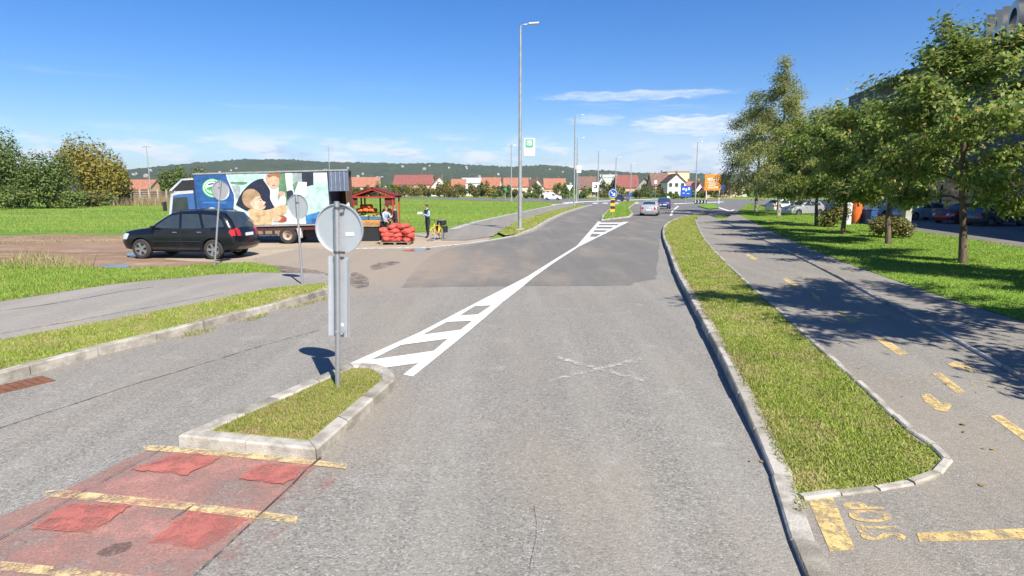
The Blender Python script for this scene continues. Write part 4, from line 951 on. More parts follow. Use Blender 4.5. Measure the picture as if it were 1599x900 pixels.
def car(name, label, cat, loc, rz, sp, paint_, group=None, detail=True):
    """car shell: a side outline filled, curved in plan and section, with wheel arches, glazing and lamps cut into it"""
    root = thing(name, label, cat, loc, rz, group)
    top = sp['top']; W = sp['W']; Hh = max(p[1] for p in top); belt = sp['belt']; zb = sp['zb']; wr = sp['wr']; ax = sp['axles']
    x0, x1 = top[0][0], top[-1][0]; Lh = (x0 - x1) / 2; xm = (x0 + x1) / 2
    pts = [Vector(q) for q in top]; up_ = []
    for i in range(len(pts) - 1):
        k = max(1, int((pts[i + 1] - pts[i]).length / .16)); up_ += [pts[i].lerp(pts[i + 1], j / k) for j in range(k)]
    up_.append(pts[-1]); nu = len(up_)
    bot = []                                          # rear -> front with arches
    for a in sorted(ax):
        R_ = wr * 1.17
        da = math.asin(max(-1, min(1, (zb - wr) / R_)))
        for k in range(13):
            t = math.pi - da - (math.pi - 2 * da) * k / 12
            bot.append(Vector((a + R_ * math.cos(t), wr + R_ * math.sin(t))))
    ol = up_ + bot
    V, Fc, of = cdt(ol, [q[1] for q in sp['side']], .15)
    ua = np.array([(p.x, p.y) for p in up_])
    def dist_up(x, z):
        a, b = ua[:-1], ua[1:]; ab = b - a; t = np.clip(((x - a[:, 0]) * ab[:, 0] + (z - a[:, 1]) * ab[:, 1]) / (ab ** 2).sum(1), 0, 1)
        return float(np.hypot(x - a[:, 0] - t * ab[:, 0], z - a[:, 1] - t * ab[:, 1]).min())
    tum = sp.get('tumble', .2); er = sp.get('edge', .14)
    def hw(x, z):
        f = 1.
        if z > belt: f -= tum * ((z - belt) / (Hh - belt)) ** 1.15
        elif z > .5: f -= .012 * abs((z - .72) / .25) ** 2
        if z < .5: f -= .07 * ((.5 - z) / .3) ** 1.5
        f *= 1 - sp.get('nose', .13) * max(0, (x - xm) / Lh) ** 5 - sp.get('tail', .09) * max(0, (xm - x) / Lh) ** 6
        d = dist_up(x, z); red = 0
        if d < er: red = er * .62 * (1 - math.sqrt(max(0, 1 - (1 - d / er) ** 2)))
        return W / 2 * f - red
    buckets = {}
    def put(tag_, vs, fs): buckets.setdefault(tag_, MB()).add(vs, fs)
    hwv = [hw(p.x, p.y) for p in V]
    for s in (1, -1):
        groups = {}
        for f, orig in zip(Fc, of):
            tg = 'body'
            for k in orig:
                if k > 0: tg = sp['side'][k - 1][0]
            groups.setdefault(tg, []).append(f if s < 0 else f[::-1])
        for tg, fs in groups.items():
            idx = sorted({i for f in fs for i in f}); mp = {i: j for j, i in enumerate(idx)}
            inset = -.006 if 'window' in tg else .0
            put(tg if tg == 'body' else (tg, s), [(V[i].x, s * (hwv[i] + inset), V[i].y) for i in idx], [tuple(mp[i] for i in f) for f in fs])
    fr = [-1, -.86, -.70, -.45, -.15, .15, .45, .70, .86, 1]
    n = len(ol); rows = []
    cx, cz = xm, .8
    for i, p in enumerate(ol):
        t = (ol[(i + 1) % n] - ol[i - 1]); nr = Vector((t.y, -t.x)).normalized() * -1
        if nr.dot(Vector((p.x - cx, (p.y - cz) * 2.2))) < 0: nr = -nr
        h_ = hw(p.x, p.y); k = .05 if i < nu else 0
        rows.append([(p.x + nr.x * k * (1 - f * f), f * h_, p.y + nr.y * k * (1 - f * f)) for f in fr])
    for i in range(n):
        j = (i + 1) % n; mx, mz = (ol[i] + ol[j]) / 2
        for k in range(len(fr) - 1):
            fm = abs((fr[k] + fr[k + 1]) / 2); tg = 'body' if i < nu - 1 else 'underside'
            if i < nu - 1:
                for nm, (xa, xb, za, zb_, fa, fb) in sp['cross'].items():
                    if xa <= mx <= xb and za <= mz <= zb_ and fa <= fm <= fb: tg = (nm, 1 if fr[k] > 0 else -1) if fa > 0 else nm
            put(tg, [rows[i][k], rows[i][k + 1], rows[j][k + 1], rows[j][k]], [(0, 1, 2, 3)])
    mm = {'side_window': 'glass_dark', 'windscreen': 'glass_dark', 'rear_window': 'glass_dark', 'tail_light': 'tail_red', 'headlight': 'lamp_clear', 'body': paint_, 'underside': 'plastic_black', 'bumper_trim': 'plastic_black', 'sill': 'plastic_black'}
    obs = {}
    for tg, mb in buckets.items():
        nm = tg if isinstance(tg, str) else tg[0]
        nm2 = nm.split('#')[0]
        o = mb.build(nm2, mm[nm2], root); me = o.data
        bm = bmesh.new(); bm.from_mesh(me); bmesh.ops.remove_doubles(bm, verts=bm.verts[:], dist=.0015); bmesh.ops.recalc_face_normals(bm, faces=bm.faces[:]); bm.to_mesh(me); bm.free()
        me.polygons.foreach_set('use_smooth', [True] * len(me.polygons)); me.set_sharp_from_angle(angle=R(38)); obs[tg] = o
    for a in ax:
        for s in (1, -1): wheel(root, (a, s * (W / 2 - .125), wr), wr, .22, s)
    MB().box((xm, 0, .5), (2 * Lh * .86, W * .66, .5)).build('floor_pan', 'plastic_black', root)
    if detail:
        for s in (1, -1):
            xk, zk = sp['mirror']; yk = hw(xk, zk)
            MB().box((xk, s * (yk + .09), zk + .02), (.10, .20, .14), 0, .03).build('mirror', paint_, root)
            for hx, hz in sp.get('handles', ()): MB().box((hx, s * (hw(hx, hz) + .008), hz), (.17, .02, .03), 0, .006).build('door_handle', 'rim' if sp.get('chrome') else paint_, root)
            for xs, z0_, z1_ in sp.get('seams', ()):
                zz = np.linspace(z0_, z1_, 6); mb = MB(); mb.tube([(xs, s * (hw(xs, z_) + .0005), z_) for z_ in zz], .005, 4); mb.build('door_seam', 'plastic_black', root)
            if 'rub' in sp:
                xa, xb, z_ = sp['rub']; mb = MB(); mb.tube([(x_, s * (hw(x_, z_) + .004), z_) for x_ in np.linspace(xa, xb, 9)], .014, 5); mb.build('rub_strip', 'plastic_black', root)
            if 'rails' in sp:
                xa, xb, z_ = sp['rails']; mb = MB(); mb.tube([(xa, s * .55, z_ - .06), (xa - .12, s * .56, z_), (xb + .12, s * .56, z_ - .005), (xb, s * .55, z_ - .07)], .018, 6); mb.build('roof_rail', 'plastic_black', root)
        xr, zr = sp['rplate']; MB().box((xr, 0, zr), (.02, .5, .11), 0, 0, sp.get('platetilt', 0)).build('number_plate', 'plate_white', root)
    return root
SUV = dict(W=1.86, belt=1.06, zb=.34, wr=.365, axles=(1.42, -1.40), tumble=.215, nose=.17, tail=.10, edge=.16, chrome=True,
    top=[(2.20, .36), (2.29, .50), (2.30, .70), (2.24, .88), (2.10, .985), (1.75, 1.05), (1.25, 1.11), (1.02, 1.16), (.62, 1.44), (.22, 1.68), (-.15, 1.745), (-.8, 1.765), (-1.4, 1.74), (-1.80, 1.68), (-2.02, 1.44), (-2.17, 1.14), (-2.24, 1.02), (-2.28, .86), (-2.33, .66), (-2.31, .48), (-2.2, .38)],
    side=[('side_window', [(.86, 1.15), (.24, 1.585), (-.12, 1.645), (-.16, 1.13)]), ('side_window#2', [(-.25, 1.13), (-.21, 1.65), (-.86, 1.655), (-1.03, 1.14)]), ('side_window#3', [(-1.13, 1.15), (-.97, 1.645), (-1.55, 1.60), (-1.78, 1.42), (-1.87, 1.20)]),
          ('tail_light', [(-2.19, 1.10), (-2.25, .88), (-2.12, .86), (-2.03, .98), (-2.06, 1.10)]), ('headlight', [(2.24, .70), (2.21, .87), (2.08, .94), (1.88, .92), (2.0, .72)]), ('sill', [(.92, .36), (.92, .44), (-.92, .44), (-.92, .36)])],
    cross={'windscreen': (.2, 1.0, 1.17, 1.70, 0, .86), 'rear_window': (-2.15, -1.80, 1.16, 1.62, 0, .86), 'headlight': (2.1, 2.4, .68, .88, .6, .95), 'tail_light': (-2.33, -2.15, .84, 1.1, .75, 1), 'bumper_trim': (-2.4, -2.26, .36, .5, 0, 1)},
    mirror=(.80, 1.14), handles=((.02, .99), (-.93, 1.0)), seams=((-.20, .42, 1.12), (.92, .75, 1.12)), rub=(.95, -.98, .66), rails=(.0, -1.55, 1.80), rplate=(-2.335, .90))
HATCH = dict(W=1.76, belt=.95, zb=.25, wr=.315, axles=(1.28, -1.28), tumble=.24, nose=.16, tail=.10, edge=.14,
    top=[(2.03, .25), (2.10, .40), (2.10, .58), (2.0, .74), (1.75, .83), (1.15, .95), (.95, 1.0), (.5, 1.25), (.05, 1.41), (-.45, 1.45), (-1.05, 1.42), (-1.45, 1.34), (-1.78, 1.08), (-1.93, .95), (-2.02, .86), (-2.06, .62), (-2.08, .42), (-2.0, .27)],
    side=[('side_window', [(.78, .99), (.12, 1.345), (-.12, 1.365), (-.14, .98)]), ('side_window#2', [(-.22, .98), (-.19, 1.37), (-.85, 1.36), (-1.30, 1.22), (-1.38, 1.0)]), ('tail_light', [(-2.0, .86), (-2.02, .66), (-1.86, .68), (-1.78, .86)]), ('headlight', [(2.05, .54), (1.98, .70), (1.72, .76), (1.75, .58)])],
    cross={'windscreen': (0, .95, 1.0, 1.42, 0, .86), 'rear_window': (-1.80, -1.45, 1.05, 1.33, 0, .86), 'headlight': (1.9, 2.2, .52, .72, .6, .95), 'tail_light': (-2.08, -1.93, .64, .9, .70, 1)},
    mirror=(.70, .99), handles=((-.05, .85), (-.95, .87)), seams=((-.18, .3, .97), (.82, .4, .97)), rplate=(-2.13, .60))
VAN = dict(W=1.84, belt=1.02, zb=.27, wr=.315, axles=(1.38, -1.40), tumble=.12, nose=.2, tail=.03, edge=.12,
    top=[(2.12, .27), (2.2, .45), (2.18, .72), (2.0, .88), (1.35, 1.08), (1.05, 1.18), (.45, 1.66), (.1, 1.80), (-1.0, 1.86), (-2.05, 1.83), (-2.14, 1.70), (-2.19, 1.0), (-2.2, .5), (-2.15, .28)],
    side=[('side_window', [(1.02, 1.13), (.42, 1.56), (.02, 1.62), (-.02, 1.10)]), ('tail_light', [(-2.17, 1.30), (-2.19, .85), (-2.08, .85), (-2.06, 1.30)]), ('headlight', [(2.1, .62), (1.95, .86), (1.65, .92), (1.7, .7)])],
    cross={'windscreen': (.3, 1.1, 1.18, 1.75, 0, .88), 'headlight': (2., 2.3, .6, .86, .6, .95), 'rear_window': (-2.3, -2.1, 1.1, 1.6, .1, .75)},
    mirror=(.95, 1.14), handles=((.05, .95),), seams=((-.08, .35, 1.6),), rplate=(-2.25, .62))

# the dark car in the dirt lot
fw, rw = G(223, 404.5, -.01), G(337, 405, -.01)
cdir = (fw - rw).normalized(); ca = math.atan2(cdir.y, cdir.x) - R(4)
cm = (fw + rw) / 2 + Vector((.1, .82))
car('sport_utility_car', 'black sport utility car parked in the dirt lot', 'car', (cm.x, cm.y, -.012), ca, SUV, 'paint_black')
p = G(1025, 338); da = R(90) - math.atan2(.30, 1.)
sv = car('hatchback_car', 'silver hatchback driving away in the right lane, brake lights toward us', 'car', (p.x - .1, p.y + 2.2, .005), da, HATCH, 'paint_silver')
p = G(1039, 327); car('hatchback_car', 'grey-blue car ahead of the silver hatchback at the junction', 'car', (p.x + .2, p.y + 2, .005), R(82), HATCH, 'paint_car_blue')
p = G(866, 311.5); car('panel_van', 'small white van crossing the junction to the right', 'van', (AX(865, 150), 152, .0), R(-18), VAN, 'paint_car_white')
car('hatchback_car', 'small dark car beyond the far traffic island', 'car', (AX(972, 140), 140, 0), R(115), HATCH, 'paint_car_grey', detail=False)
car('hatchback_car', 'white car parked in the sun beyond the birches', 'car', (AX(1228, 66), 66, .06), R(18), HATCH, 'paint_car_white', 'cars parked along the building', False)
car('hatchback_car', 'silver car parked in the shade behind the fourth lawn tree', 'car', (AX(1256, 58), 58, .06), R(200), HATCH, 'paint_silver', 'cars parked along the building', False)
for lab, u, d, pt, rz, spc in (('blue car parked in the shade left of the orange pillar', 1288, 60, 'paint_car_blue', 22, HATCH), ('dark blue car in the shade right of the orange pillar', 1352, 57, 'paint_car_blue', 200, HATCH), ('white van parked in the shade behind the clipped bushes', 1392, 55, 'paint_car_white', 15, VAN),
        ('silver car in the shade between the pillar and the nearest lawn tree', 1442, 50, 'paint_silver', 190, HATCH), ('dark grey car in the shade right of the nearest lawn tree', 1560, 42, 'paint_car_grey', 10, HATCH), ('red car in the shade behind the nearest lawn tree crown', 1508, 45, 'paint_car_red', 195, HATCH)):
    car('hatchback_car' if spc is HATCH else 'panel_van', lab, 'car' if spc is HATCH else 'van', (AX(u, d), d, .06), R(rz), spc, pt, 'cars parked along the building', False)
# ------------------------------------------------------------------ THE LORRY WITH THE ADVERT
pm('lorry_blue', (.05, .13, .32), (.04, .11, .27), 3, .4, coat=.3)
pm('lorry_white', (.48, .52, .57), (.36, .40, .45), 2, .45)
pm('lorry_flap', (.11, .14, .20), (.08, .10, .15), 2, .5)
pm('lorry_dark', (.035, .045, .075), (.05, .06, .09), 2, .5)
pm('chassis_red', (.085, .022, .022), (.06, .02, .02), 4, .7)
pm('lorry_inside', (.15, .085, .05), (.10, .06, .04), 3, .9)
pm('mud_rim', (.40, .33, .26), (.28, .22, .17), 6, .8)
for nm, c in dict(ad_mint=(.45, .66, .60), ad_pale=(.56, .68, .63), ad_blue=(.03, .105, .30), ad_blue2=(.05, .21, .48), ad_white=(.80, .82, .82), ad_green=(.06, .42, .12), ad_navy=(.025, .03, .055), ad_skin=(.66, .42, .29), ad_skin2=(.72, .50, .36), ad_hair=(.36, .17, .08), ad_hair2=(.40, .27, .16), ad_tan=(.58, .42, .24), ad_tan2=(.46, .31, .17), ad_dark=(.03, .04, .055), ad_leaf=(.13, .26, .15), ad_apple=(.36, .10, .05), ad_grey=(.33, .40, .40)).items(): pm(nm, c, tuple(q * .66 for q in c), 3.4, .45, detail=3)
TD = 28.2; tx = AX(445, TD)
T = thing('box_lorry', 'box lorry with a photographic advert of a man and a boy on its side', 'lorry', (tx, TD, .0)); T.rotation_euler = (0, -R(1.5), R(.5))
XL, XR, XO = AX(307, TD) - tx, AX(548, TD) - tx, AX(516, TD) - tx
ZB, ZT = .86, 3.36; WD = 2.2
mb = MB(); mb.box(((XL + XO) / 2, WD / 2, (ZB + ZT) / 2), (XO - XL, WD, ZT - ZB), 0, .02); cb = mb.build('cargo_box', 'lorry_dark', T)
mb = MB()                                               # open bay behind the box: floor, back wall, end wall, roof
for c, s in ((((XO + XR) / 2, WD / 2 + .05, ZB + .04), (XR - XO - .45, WD - .1, .06)), (((XO + XR) / 2 - .32, WD - .04, (ZB + ZT) / 2), (XR - XO - .62, .04, ZT - ZB - .1)), ((XR - .45, WD * .75, (ZB + ZT) / 2), (.04, WD * .5, ZT - ZB - .1))): mb.box(c, s)
mb.build('open_bay', 'lorry_inside', T)
MB().prism([(XO, 0), (XR, 0), (XR - .4, WD), (XO, WD)], ZT - .06, ZT).build('bay_roof', 'lorry_dark', T)
mb = MB(); mb.box(((XO + XR) / 2 + .02, -.02, ZT - .52), (XR - XO - .04, .04, .92), 0, 0, 0, R(-6)); fl = mb.build('hatch_flap', 'lorry_flap', T)
for k in range(4): MB().box((XO + .16 + k * .2, -.055, ZT - .52), (.02, .03, .9), 0, 0, 0, R(-6)).build('rib', 'ad_grey', fl)
MB().add([(XR - .05, -.05, ZB + 1.0), (XR - .5, -.45, ZB + .55), (XR - .42, -.42, ZB + .3), (XR, 0, ZB + .55), (XR - .05, -.02, ZB + 1.0), (XR - .5, -.42, ZB + .55), (XR - .42, -.39, ZB + .3), (XR, .03, ZB + .55)], [(0, 1, 2, 3), (4, 7, 6, 5), (0, 4, 5, 1), (1, 5, 6, 2), (2, 6, 7, 3), (3, 7, 4, 0)]).build('tarpaulin', 'ad_white', T)
mb = MB()
for c, s in ((((XL + XR) / 2, -.012, ZT - .02), (XR - XL, .03, .07)), (((XL + XO) / 2, -.012, ZB + .01), (XO - XL, .03, .07))): mb.box(c, s)
mb.build('edge_rail', 'post_grey', T)
MB().box(((XL + XR) / 2, WD / 2, ZB - .12), (XR - XL - .1, WD - .1, .22)).build('chassis', 'chassis_red', T)
# printed advert: flat coloured shapes on the side panel, in layers
ads = MB(); AM = []; lay = [0]
def ad(mat, pts, curve=True, off=0):
    """pts in a 1285 x 500 picture measured from the photograph, y down"""
    if mat not in AM: AM.append(mat)
    lay[0] += 1
    P = [Vector(((x - 50) / 1285, (612 - y + (x - 50) / 1285 * -12) / 500)) for x, y in pts]
    if curve: P = smooth_line(P + [P[0]], 5)[:-1]
    P = [Vector((XL + .03 + min(.998, max(0.002, p.x)) * (XO - XL - .05), ZB + .05 + min(.995, max(.005, p.y)) * (ZT - ZB - .11))) for p in P]
    V, Fc, _ = cdt(P); ads.add([(q.x, -.003 - lay[0] * .0006, q.y) for q in V], Fc, AM.index(mat))
def ell(cx, cy, rx, ry, a0=0., a1=360., rot=0., n=26):
    r_ = R(rot); o = []
    for k in range(n):
        a = R(a0 + (a1 - a0) * k / (n - (a1 - a0 < 360))); x, y = rx * math.cos(a), ry * math.sin(a); o.append((cx + x * math.cos(r_) - y * math.sin(r_), cy + x * math.sin(r_) + y * math.cos(r_)))
    return o
ad('ad_pale', [(50, 112), (1335, 112), (1335, 612), (50, 612)], False)
ad('ad_mint', [(380, 120), (700, 115), (640, 190), (520, 250), (420, 330), (400, 220)])
ad('ad_leaf', [(395, 185), (560, 190), (520, 215), (400, 205)]); ad('ad_grey', [(400, 225), (480, 222), (470, 330), (425, 350)])
ad('ad_blue', [(50, 112), (362, 112), (372, 160), (420, 310), (418, 360), (396, 480), (396, 612), (50, 612)], False)
ad('ad_white', [(366, 112), (374, 112), (384, 160), (430, 310), (428, 362), (404, 490), (398, 490), (418, 360), (420, 310), (372, 160)], False)
ad('ad_white', [(90, 470), (150, 438), (200, 428), (245, 445), (260, 475), (180, 478)])
ad('ad_green', ell(225, 242, 104, 92)); ad('ad_white', ell(225, 242, 93, 82)); ad('ad_green', ell(225, 242, 84, 74)); ad('ad_white', ell(222, 235, 70, 56))
ad('ad_blue', [(180, 200), (225, 192), (262, 202), (258, 214), (222, 206), (184, 214)])
ad('ad_green', [(160, 236), (215, 226), (285, 238), (282, 262), (268, 256), (258, 285), (246, 258), (234, 290), (222, 258), (208, 288), (198, 256), (184, 282), (176, 254), (162, 264)], False)
ad('ad_blue2', [(118, 372), (338, 376), (338, 390), (118, 386)], False)
ad('ad_white', [(932, 112), (992, 112), (992, 300), (936, 300)], False); ad('ad_leaf', [(880, 112), (930, 112), (934, 420), (840, 420), (860, 220)], False)
ad('ad_grey', [(1000, 112), (1088, 112), (1085, 210), (1000, 330)], False); ad('ad_dark', [(1090, 112), (1204, 112), (1196, 226), (1130, 242), (1086, 236)], False)
ad('ad_white', [(1204, 112), (1330, 112), (1330, 200), (1202, 200)], False)
ad('ad_mint', [(1200, 200), (1332, 195), (1335, 470), (1100, 512), (1108, 350), (1130, 242), (1196, 228)], False)
ad('ad_leaf', [(990, 220), (1045, 190), (1030, 260), (1010, 300)]); ad('ad_white', [(1052, 196), (1134, 200), (1112, 345), (1000, 312)], False)
ad('ad_dark', [(930, 285), (985, 275), (990, 330), (950, 400), (930, 350)])
ad('ad_navy', [(430, 405), (470, 330), (530, 255), (620, 185), (716, 160), (742, 215), (780, 270), (768, 360), (800, 432), (740, 455), (600, 470), (520, 462)])
ad('ad_white', [(718, 172), (742, 165), (780, 250), (815, 290), (830, 420), (800, 428), (768, 350), (772, 270)])
ad('ad_skin', ell(806, 184, 62, 72, rot=-18)); ad('ad_hair', [(752, 128), (790, 112), (860, 112), (890, 130), (878, 172), (862, 150), (820, 138), (770, 150)])
ad('ad_hair', [(790, 184), (806, 178), (806, 184), (792, 190)]); ad('ad_hair', [(836, 178), (852, 182), (850, 188), (836, 184)]); ad('ad_apple', [(800, 222), (824, 226), (816, 234), (800, 230)])
ad('ad_skin', [(850, 300), (880, 282), (915, 300), (905, 345), (868, 340)]); ad('ad_white', [(862, 335), (915, 340), (900, 425), (840, 430)])
ad('ad_tan', [(540, 462), (600, 440), (720, 462), (800, 440), (905, 410), (915, 480), (840, 525), (765, 545), (762, 612), (600, 612), (560, 540)])
ad('ad_tan2', [(605, 520), (700, 500), (712, 508), (625, 530)]); ad('ad_tan2', [(748, 480), (758, 480), (766, 560), (756, 560)])
ad('ad_hair2', ell(588, 350, 92, 96)); ad('ad_skin2', [(600, 352), (650, 330), (680, 345), (694, 370), (722, 388), (706, 402), (716, 430), (690, 452), (650, 455), (600, 440), (578, 410)])
ad('ad_skin', ell(590, 398, 20, 28)); ad('ad_hair2', [(640, 345), (672, 342), (680, 352), (650, 354)]); ad('ad_dark', ell(672, 368, 7, 5)); ad('ad_apple', [(690, 418), (714, 412), (712, 420), (694, 426)])
ad('ad_white', [(775, 590), (900, 580), (1080, 575), (1095, 605), (780, 608)]); ad('ad_white', ell(935, 540, 52, 46)); ad('ad_apple', ell(862, 552, 52, 36)); ad('ad_skin2', [(770, 535), (830, 520), (860, 540), (820, 575), (780, 570)])
ad('ad_blue2', [(1095, 520), (1260, 484), (1335, 470), (1335, 612), (1095, 612)], False); ad('ad_blue', [(1150, 560), (1335, 520), (1335, 612), (1150, 612)], False)
ap = ads.build('advert_print', AM, cb)
for pl in ap.data.polygons:
    if pl.normal.y > 0: pl.flip()
# cab
XC0, XC1 = AX(262, TD) - tx, XL - .08
mb = MB(); V_ = [(XC0 + .06, .62), (XC0, 1.0), (XC0 + .02, 1.5), (XC0 + .22, 2.45), (XC0 + .5, 2.55), (XC1, 2.58), (XC1, .62)]
mb.prism(V_, -.05, -2.35, Matrix.Rotation(R(90), 4, 'X')); cab = mb.build('cab', 'lorry_blue', T)
mb = MB(); mb.prism([(XC0 + .17, 1.5), (XC0 + .30, 2.28), (XC0 + .95, 2.30), (XC0 + .95, 1.46)], -.045, -.03, Matrix.Rotation(R(90), 4, 'X')); mb.build('side_window', 'glass_dark', cab)
mb = MB(); mb.add([(XC0 + .0, .25, 1.52), (XC0 + .18, .3, 2.38), (XC0 + .18, 2.1, 2.38), (XC0 + .0, 2.15, 1.52)], [(0, 1, 2, 3)]); mb.build('windscreen', 'glass_dark', cab)
mb = MB(); mb.prism([(XC0 - .004, 1.0), (XC0 + .016, 1.5), (XC0 + .21, 2.46), (XC0 + .5, 2.57), (XC1, 2.6), (XC1, 2.46), (XC0 + .5, 2.42), (XC0 + .3, 2.36), (XC0 + .12, 1.48), (XC0 + .1, 1.0)], -.03, -.046, Matrix.Rotation(R(90), 4, 'X')); mb.build('white_frame', 'lorry_white', cab)
mb = MB(); mb.prism([(XC0 + .12, 2.6), (XC0 + .75, 3.1), (XC1 + .05, 3.12), (XC1 + .05, 2.62)], -.15, -2.25, Matrix.Rotation(R(90), 4, 'X')); wd_ = mb.build('wind_deflector', 'plastic_black', cab)
mb = MB(); mb.prism([(XC0 + .08, 2.6), (XC0 + .72, 3.14), (XC1 + .05, 3.16), (XC1 + .05, 3.08), (XC0 + .76, 3.06), (XC0 + .22, 2.6)], -.12, -.16, Matrix.Rotation(R(90), 4, 'X')); mb.build('deflector_edge', 'lorry_white', wd_)
MB().box((XC0 + .02, -.25, 1.9), (.1, .22, .42), 0, .03).build('mirror', 'plastic_black', cab)
def lorry_wheel(x, y, s):
    r = .40; wo = MB(); wo.lathe([(r * .58, -.14), (r * .92, -.14), (r, -.1), (r, .1), (r * .92, .14), (r * .58, .14)], 26, 'Y', (x, y, r), True); q = wo.build('wheel', 'rubber', T, True, 40)
    mb = MB(); mb.lathe([(.02, s * .03), (r * .3, s * .03), (r * .42, s * .1), (r * .58, s * .13), (r * .58, -s * .1), (.02, -s * .1)], 22, 'Y', (x, y, r)); mb.build('rim', 'mud_rim', q, True, 40)
    mb = MB(); mb.lathe([(.01, s * .11), (r * .17, s * .10), (r * .2, s * .03)], 12, 'Y', (x, y, r)); mb.build('hub', 'rust', q, True, 40)
for y_, s in ((.18, -1), (WD - .18, 1)):
    lorry_wheel(0, y_, s); lorry_wheel(-4.55, y_, s)
mb = MB(); mb.prism([(.46, .72), (.5, .3), (.62, .25), (.66, .72)], -.04, -.3, Matrix.Rotation(R(90), 4, 'X')); mb.build('mudguard', 'ad_white', T)
MB().box((1.9, .5, .46), (2.4, .1, .5)).build('side_skirt', 'plastic_black', T)
for x_ in (-.75, -1.2): MB().box((x_, .3, .55), (.08, .1, .4)).build('underrun_post', 'post_grey', T)
MB().box((-1.5, .25, .42), (1.9, .05, .09)).build('underrun_bar', 'steel_dark', T)

# ------------------------------------------------------------------ MARKET STALL
pm('stall_red', (.42, .045, .03), (.30, .035, .025), 5, .7); pm('stall_maroon', (.16, .03, .03), (.11, .022, .022), 4, .8)
pm('net_red', (.62, .12, .085), (.36, .045, .04), 11, .85, .6, bscale=90); pm('net_orange', (.74, .20, .06), (.60, .13, .04), 14, .85, .6, bscale=90)
pm('orange_fruit', (.72, .22, .03), (.62, .17, .02), 8, .6); pm('cabbage', (.42, .46, .14), (.30, .36, .10), 9, .7); pm('crate_blue', (.08, .24, .34), (.06, .19, .28), 5, .6); pm('crate_wood', (.42, .28, .15), (.32, .2, .1), 6, .85)
pm('cloth_black', (.016, .017, .022), (.025, .026, .03), 5, .9); pm('pallet', (.30, .22, .14), (.2, .15, .1), 5, .9)
SD = 30.7; sx = AX(582, SD)
S = thing('market_stall', 'open red wooden market stall with a low gabled roof beside the lorry', 'market stall', (sx, SD, 0.))
px_m = F / SD; hwS = 35 / px_m; ze, zp = Hgt(309, SD), Hgt(297, SD)
for xx in (-hwS + .14, hwS - .14):
    for yy in (0, 1.7): MB().box((xx, yy, ze / 2), (.07, .07, ze)).build('post', 'stall_red', S)
for xx, yy in ((-.62, .9), (.18, .9)): MB().box((xx, yy, ze / 2 + .1), (.07, .07, ze + .2)).build('post', 'plastic_black', S)
for yy in (-.08, 1.78):
    MB().box((0, yy, ze + .03), (2 * hwS - .05, .05, .07)).build('tie_beam', 'stall_red', S)
    for s in (-1, 1):
        a = math.atan2(zp - ze, hwS); MB().box((s * hwS / 2, yy - .005, (ze + zp) / 2 + .05), (math.hypot(hwS, zp - ze), .05, .09), 0, 0, s * a).build('rafter', 'stall_red', S)
for s in (-1, 1):
    a = math.atan2(zp - ze, hwS)
    MB().box((s * hwS / 2, .85, (ze + zp) / 2 + .11), (math.hypot(hwS, zp - ze) + .06, 2.0, .025), 0, 0, s * a).build('roof_panel', 'stall_maroon', S)
MB().box((hwS - .28, .02, ze - .2), (.54, .03, .38)).build('valance', 'stall_maroon', S)
MB().box((-hwS + .2, .02, ze - .2), (.34, .03, .38)).build('valance', 'stall_maroon', S)
MB().box((-.35, .95, .88), (1.5, .7, .05)).build('shelf', 'crate_wood', S); MB().box((-.35, .95, 1.32), (1.4, .5, .04)).build('shelf', 'crate_wood', S)
for xx in (-1.05, .35): MB().box((xx, .95, .66), (.05, .5, 1.3)).build('shelf_side', 'crate_wood', S)
MB().box((-.45, -.55, .36), (1.75, .9, .72), 0, .02).build('counter', 'cloth_black', S)
MB().box((-.45, -.55, .74), (1.85, 1.0, .04)).build('counter_top', 'crate_wood', S)
rs = random.Random(5)
def crate(label, c, size, rz, shell, fruit, fr_r, n):
    t = thing('produce_crate', label, 'crate', c, rz, 'crates on the market stall'); w_, d__, h_ = size; m = MB()
    m.box((0, 0, .01), (w_, d__, .02)); mb_ = m.build('base', shell, t)
    for s in (-1, 1):
        for k in range(3):
            zc = h_ * (k + .5) / 3; MB().box((0, s * d__ / 2, zc), (w_, .012, h_ / 3 * .8)).build('slat', shell, t); MB().box((s * w_ / 2, 0, zc), (.012, d__ - .014, h_ / 3 * .8)).build('slat', shell, t)
    f = MB()
    for k in range(n): f.ball((rs.uniform(-.42, .42) * w_, rs.uniform(-.4, .4) * d__, h_ * .75 + rs.uniform(0, .09)), fr_r * rs.uniform(.85, 1.15), 8, 6)
    f.build('produce', fruit, t, True); return t
crate('crate heaped with oranges, front of the stall counter', (sx - .25, SD - .75, .765), (.62, .42, .16), .1, 'crate_wood', 'orange_fruit', .065, 34)
crate('crate of oranges at the right end of the stall counter', (sx + .28, SD - .55, .765), (.5, .4, .14), -.2, 'crate_wood', 'orange_fruit', .06, 28)
crate('crate of pale green cabbages on the stall counter', (sx - .85, SD - .7, .765), (.55, .45, .16), 0, 'crate_wood', 'cabbage', .11, 10)
crate('blue-green crate on the lower stall shelf', (sx - .75, SD + .85, .91), (.6, .4, .26), 0, 'crate_blue', 'cabbage', .09, 12)
crate('blue-green crate on the lower stall shelf, next to the middle post', (sx - .05, SD + .85, .91), (.6, .4, .26), 0, 'crate_blue', 'orange_fruit', .07, 14)
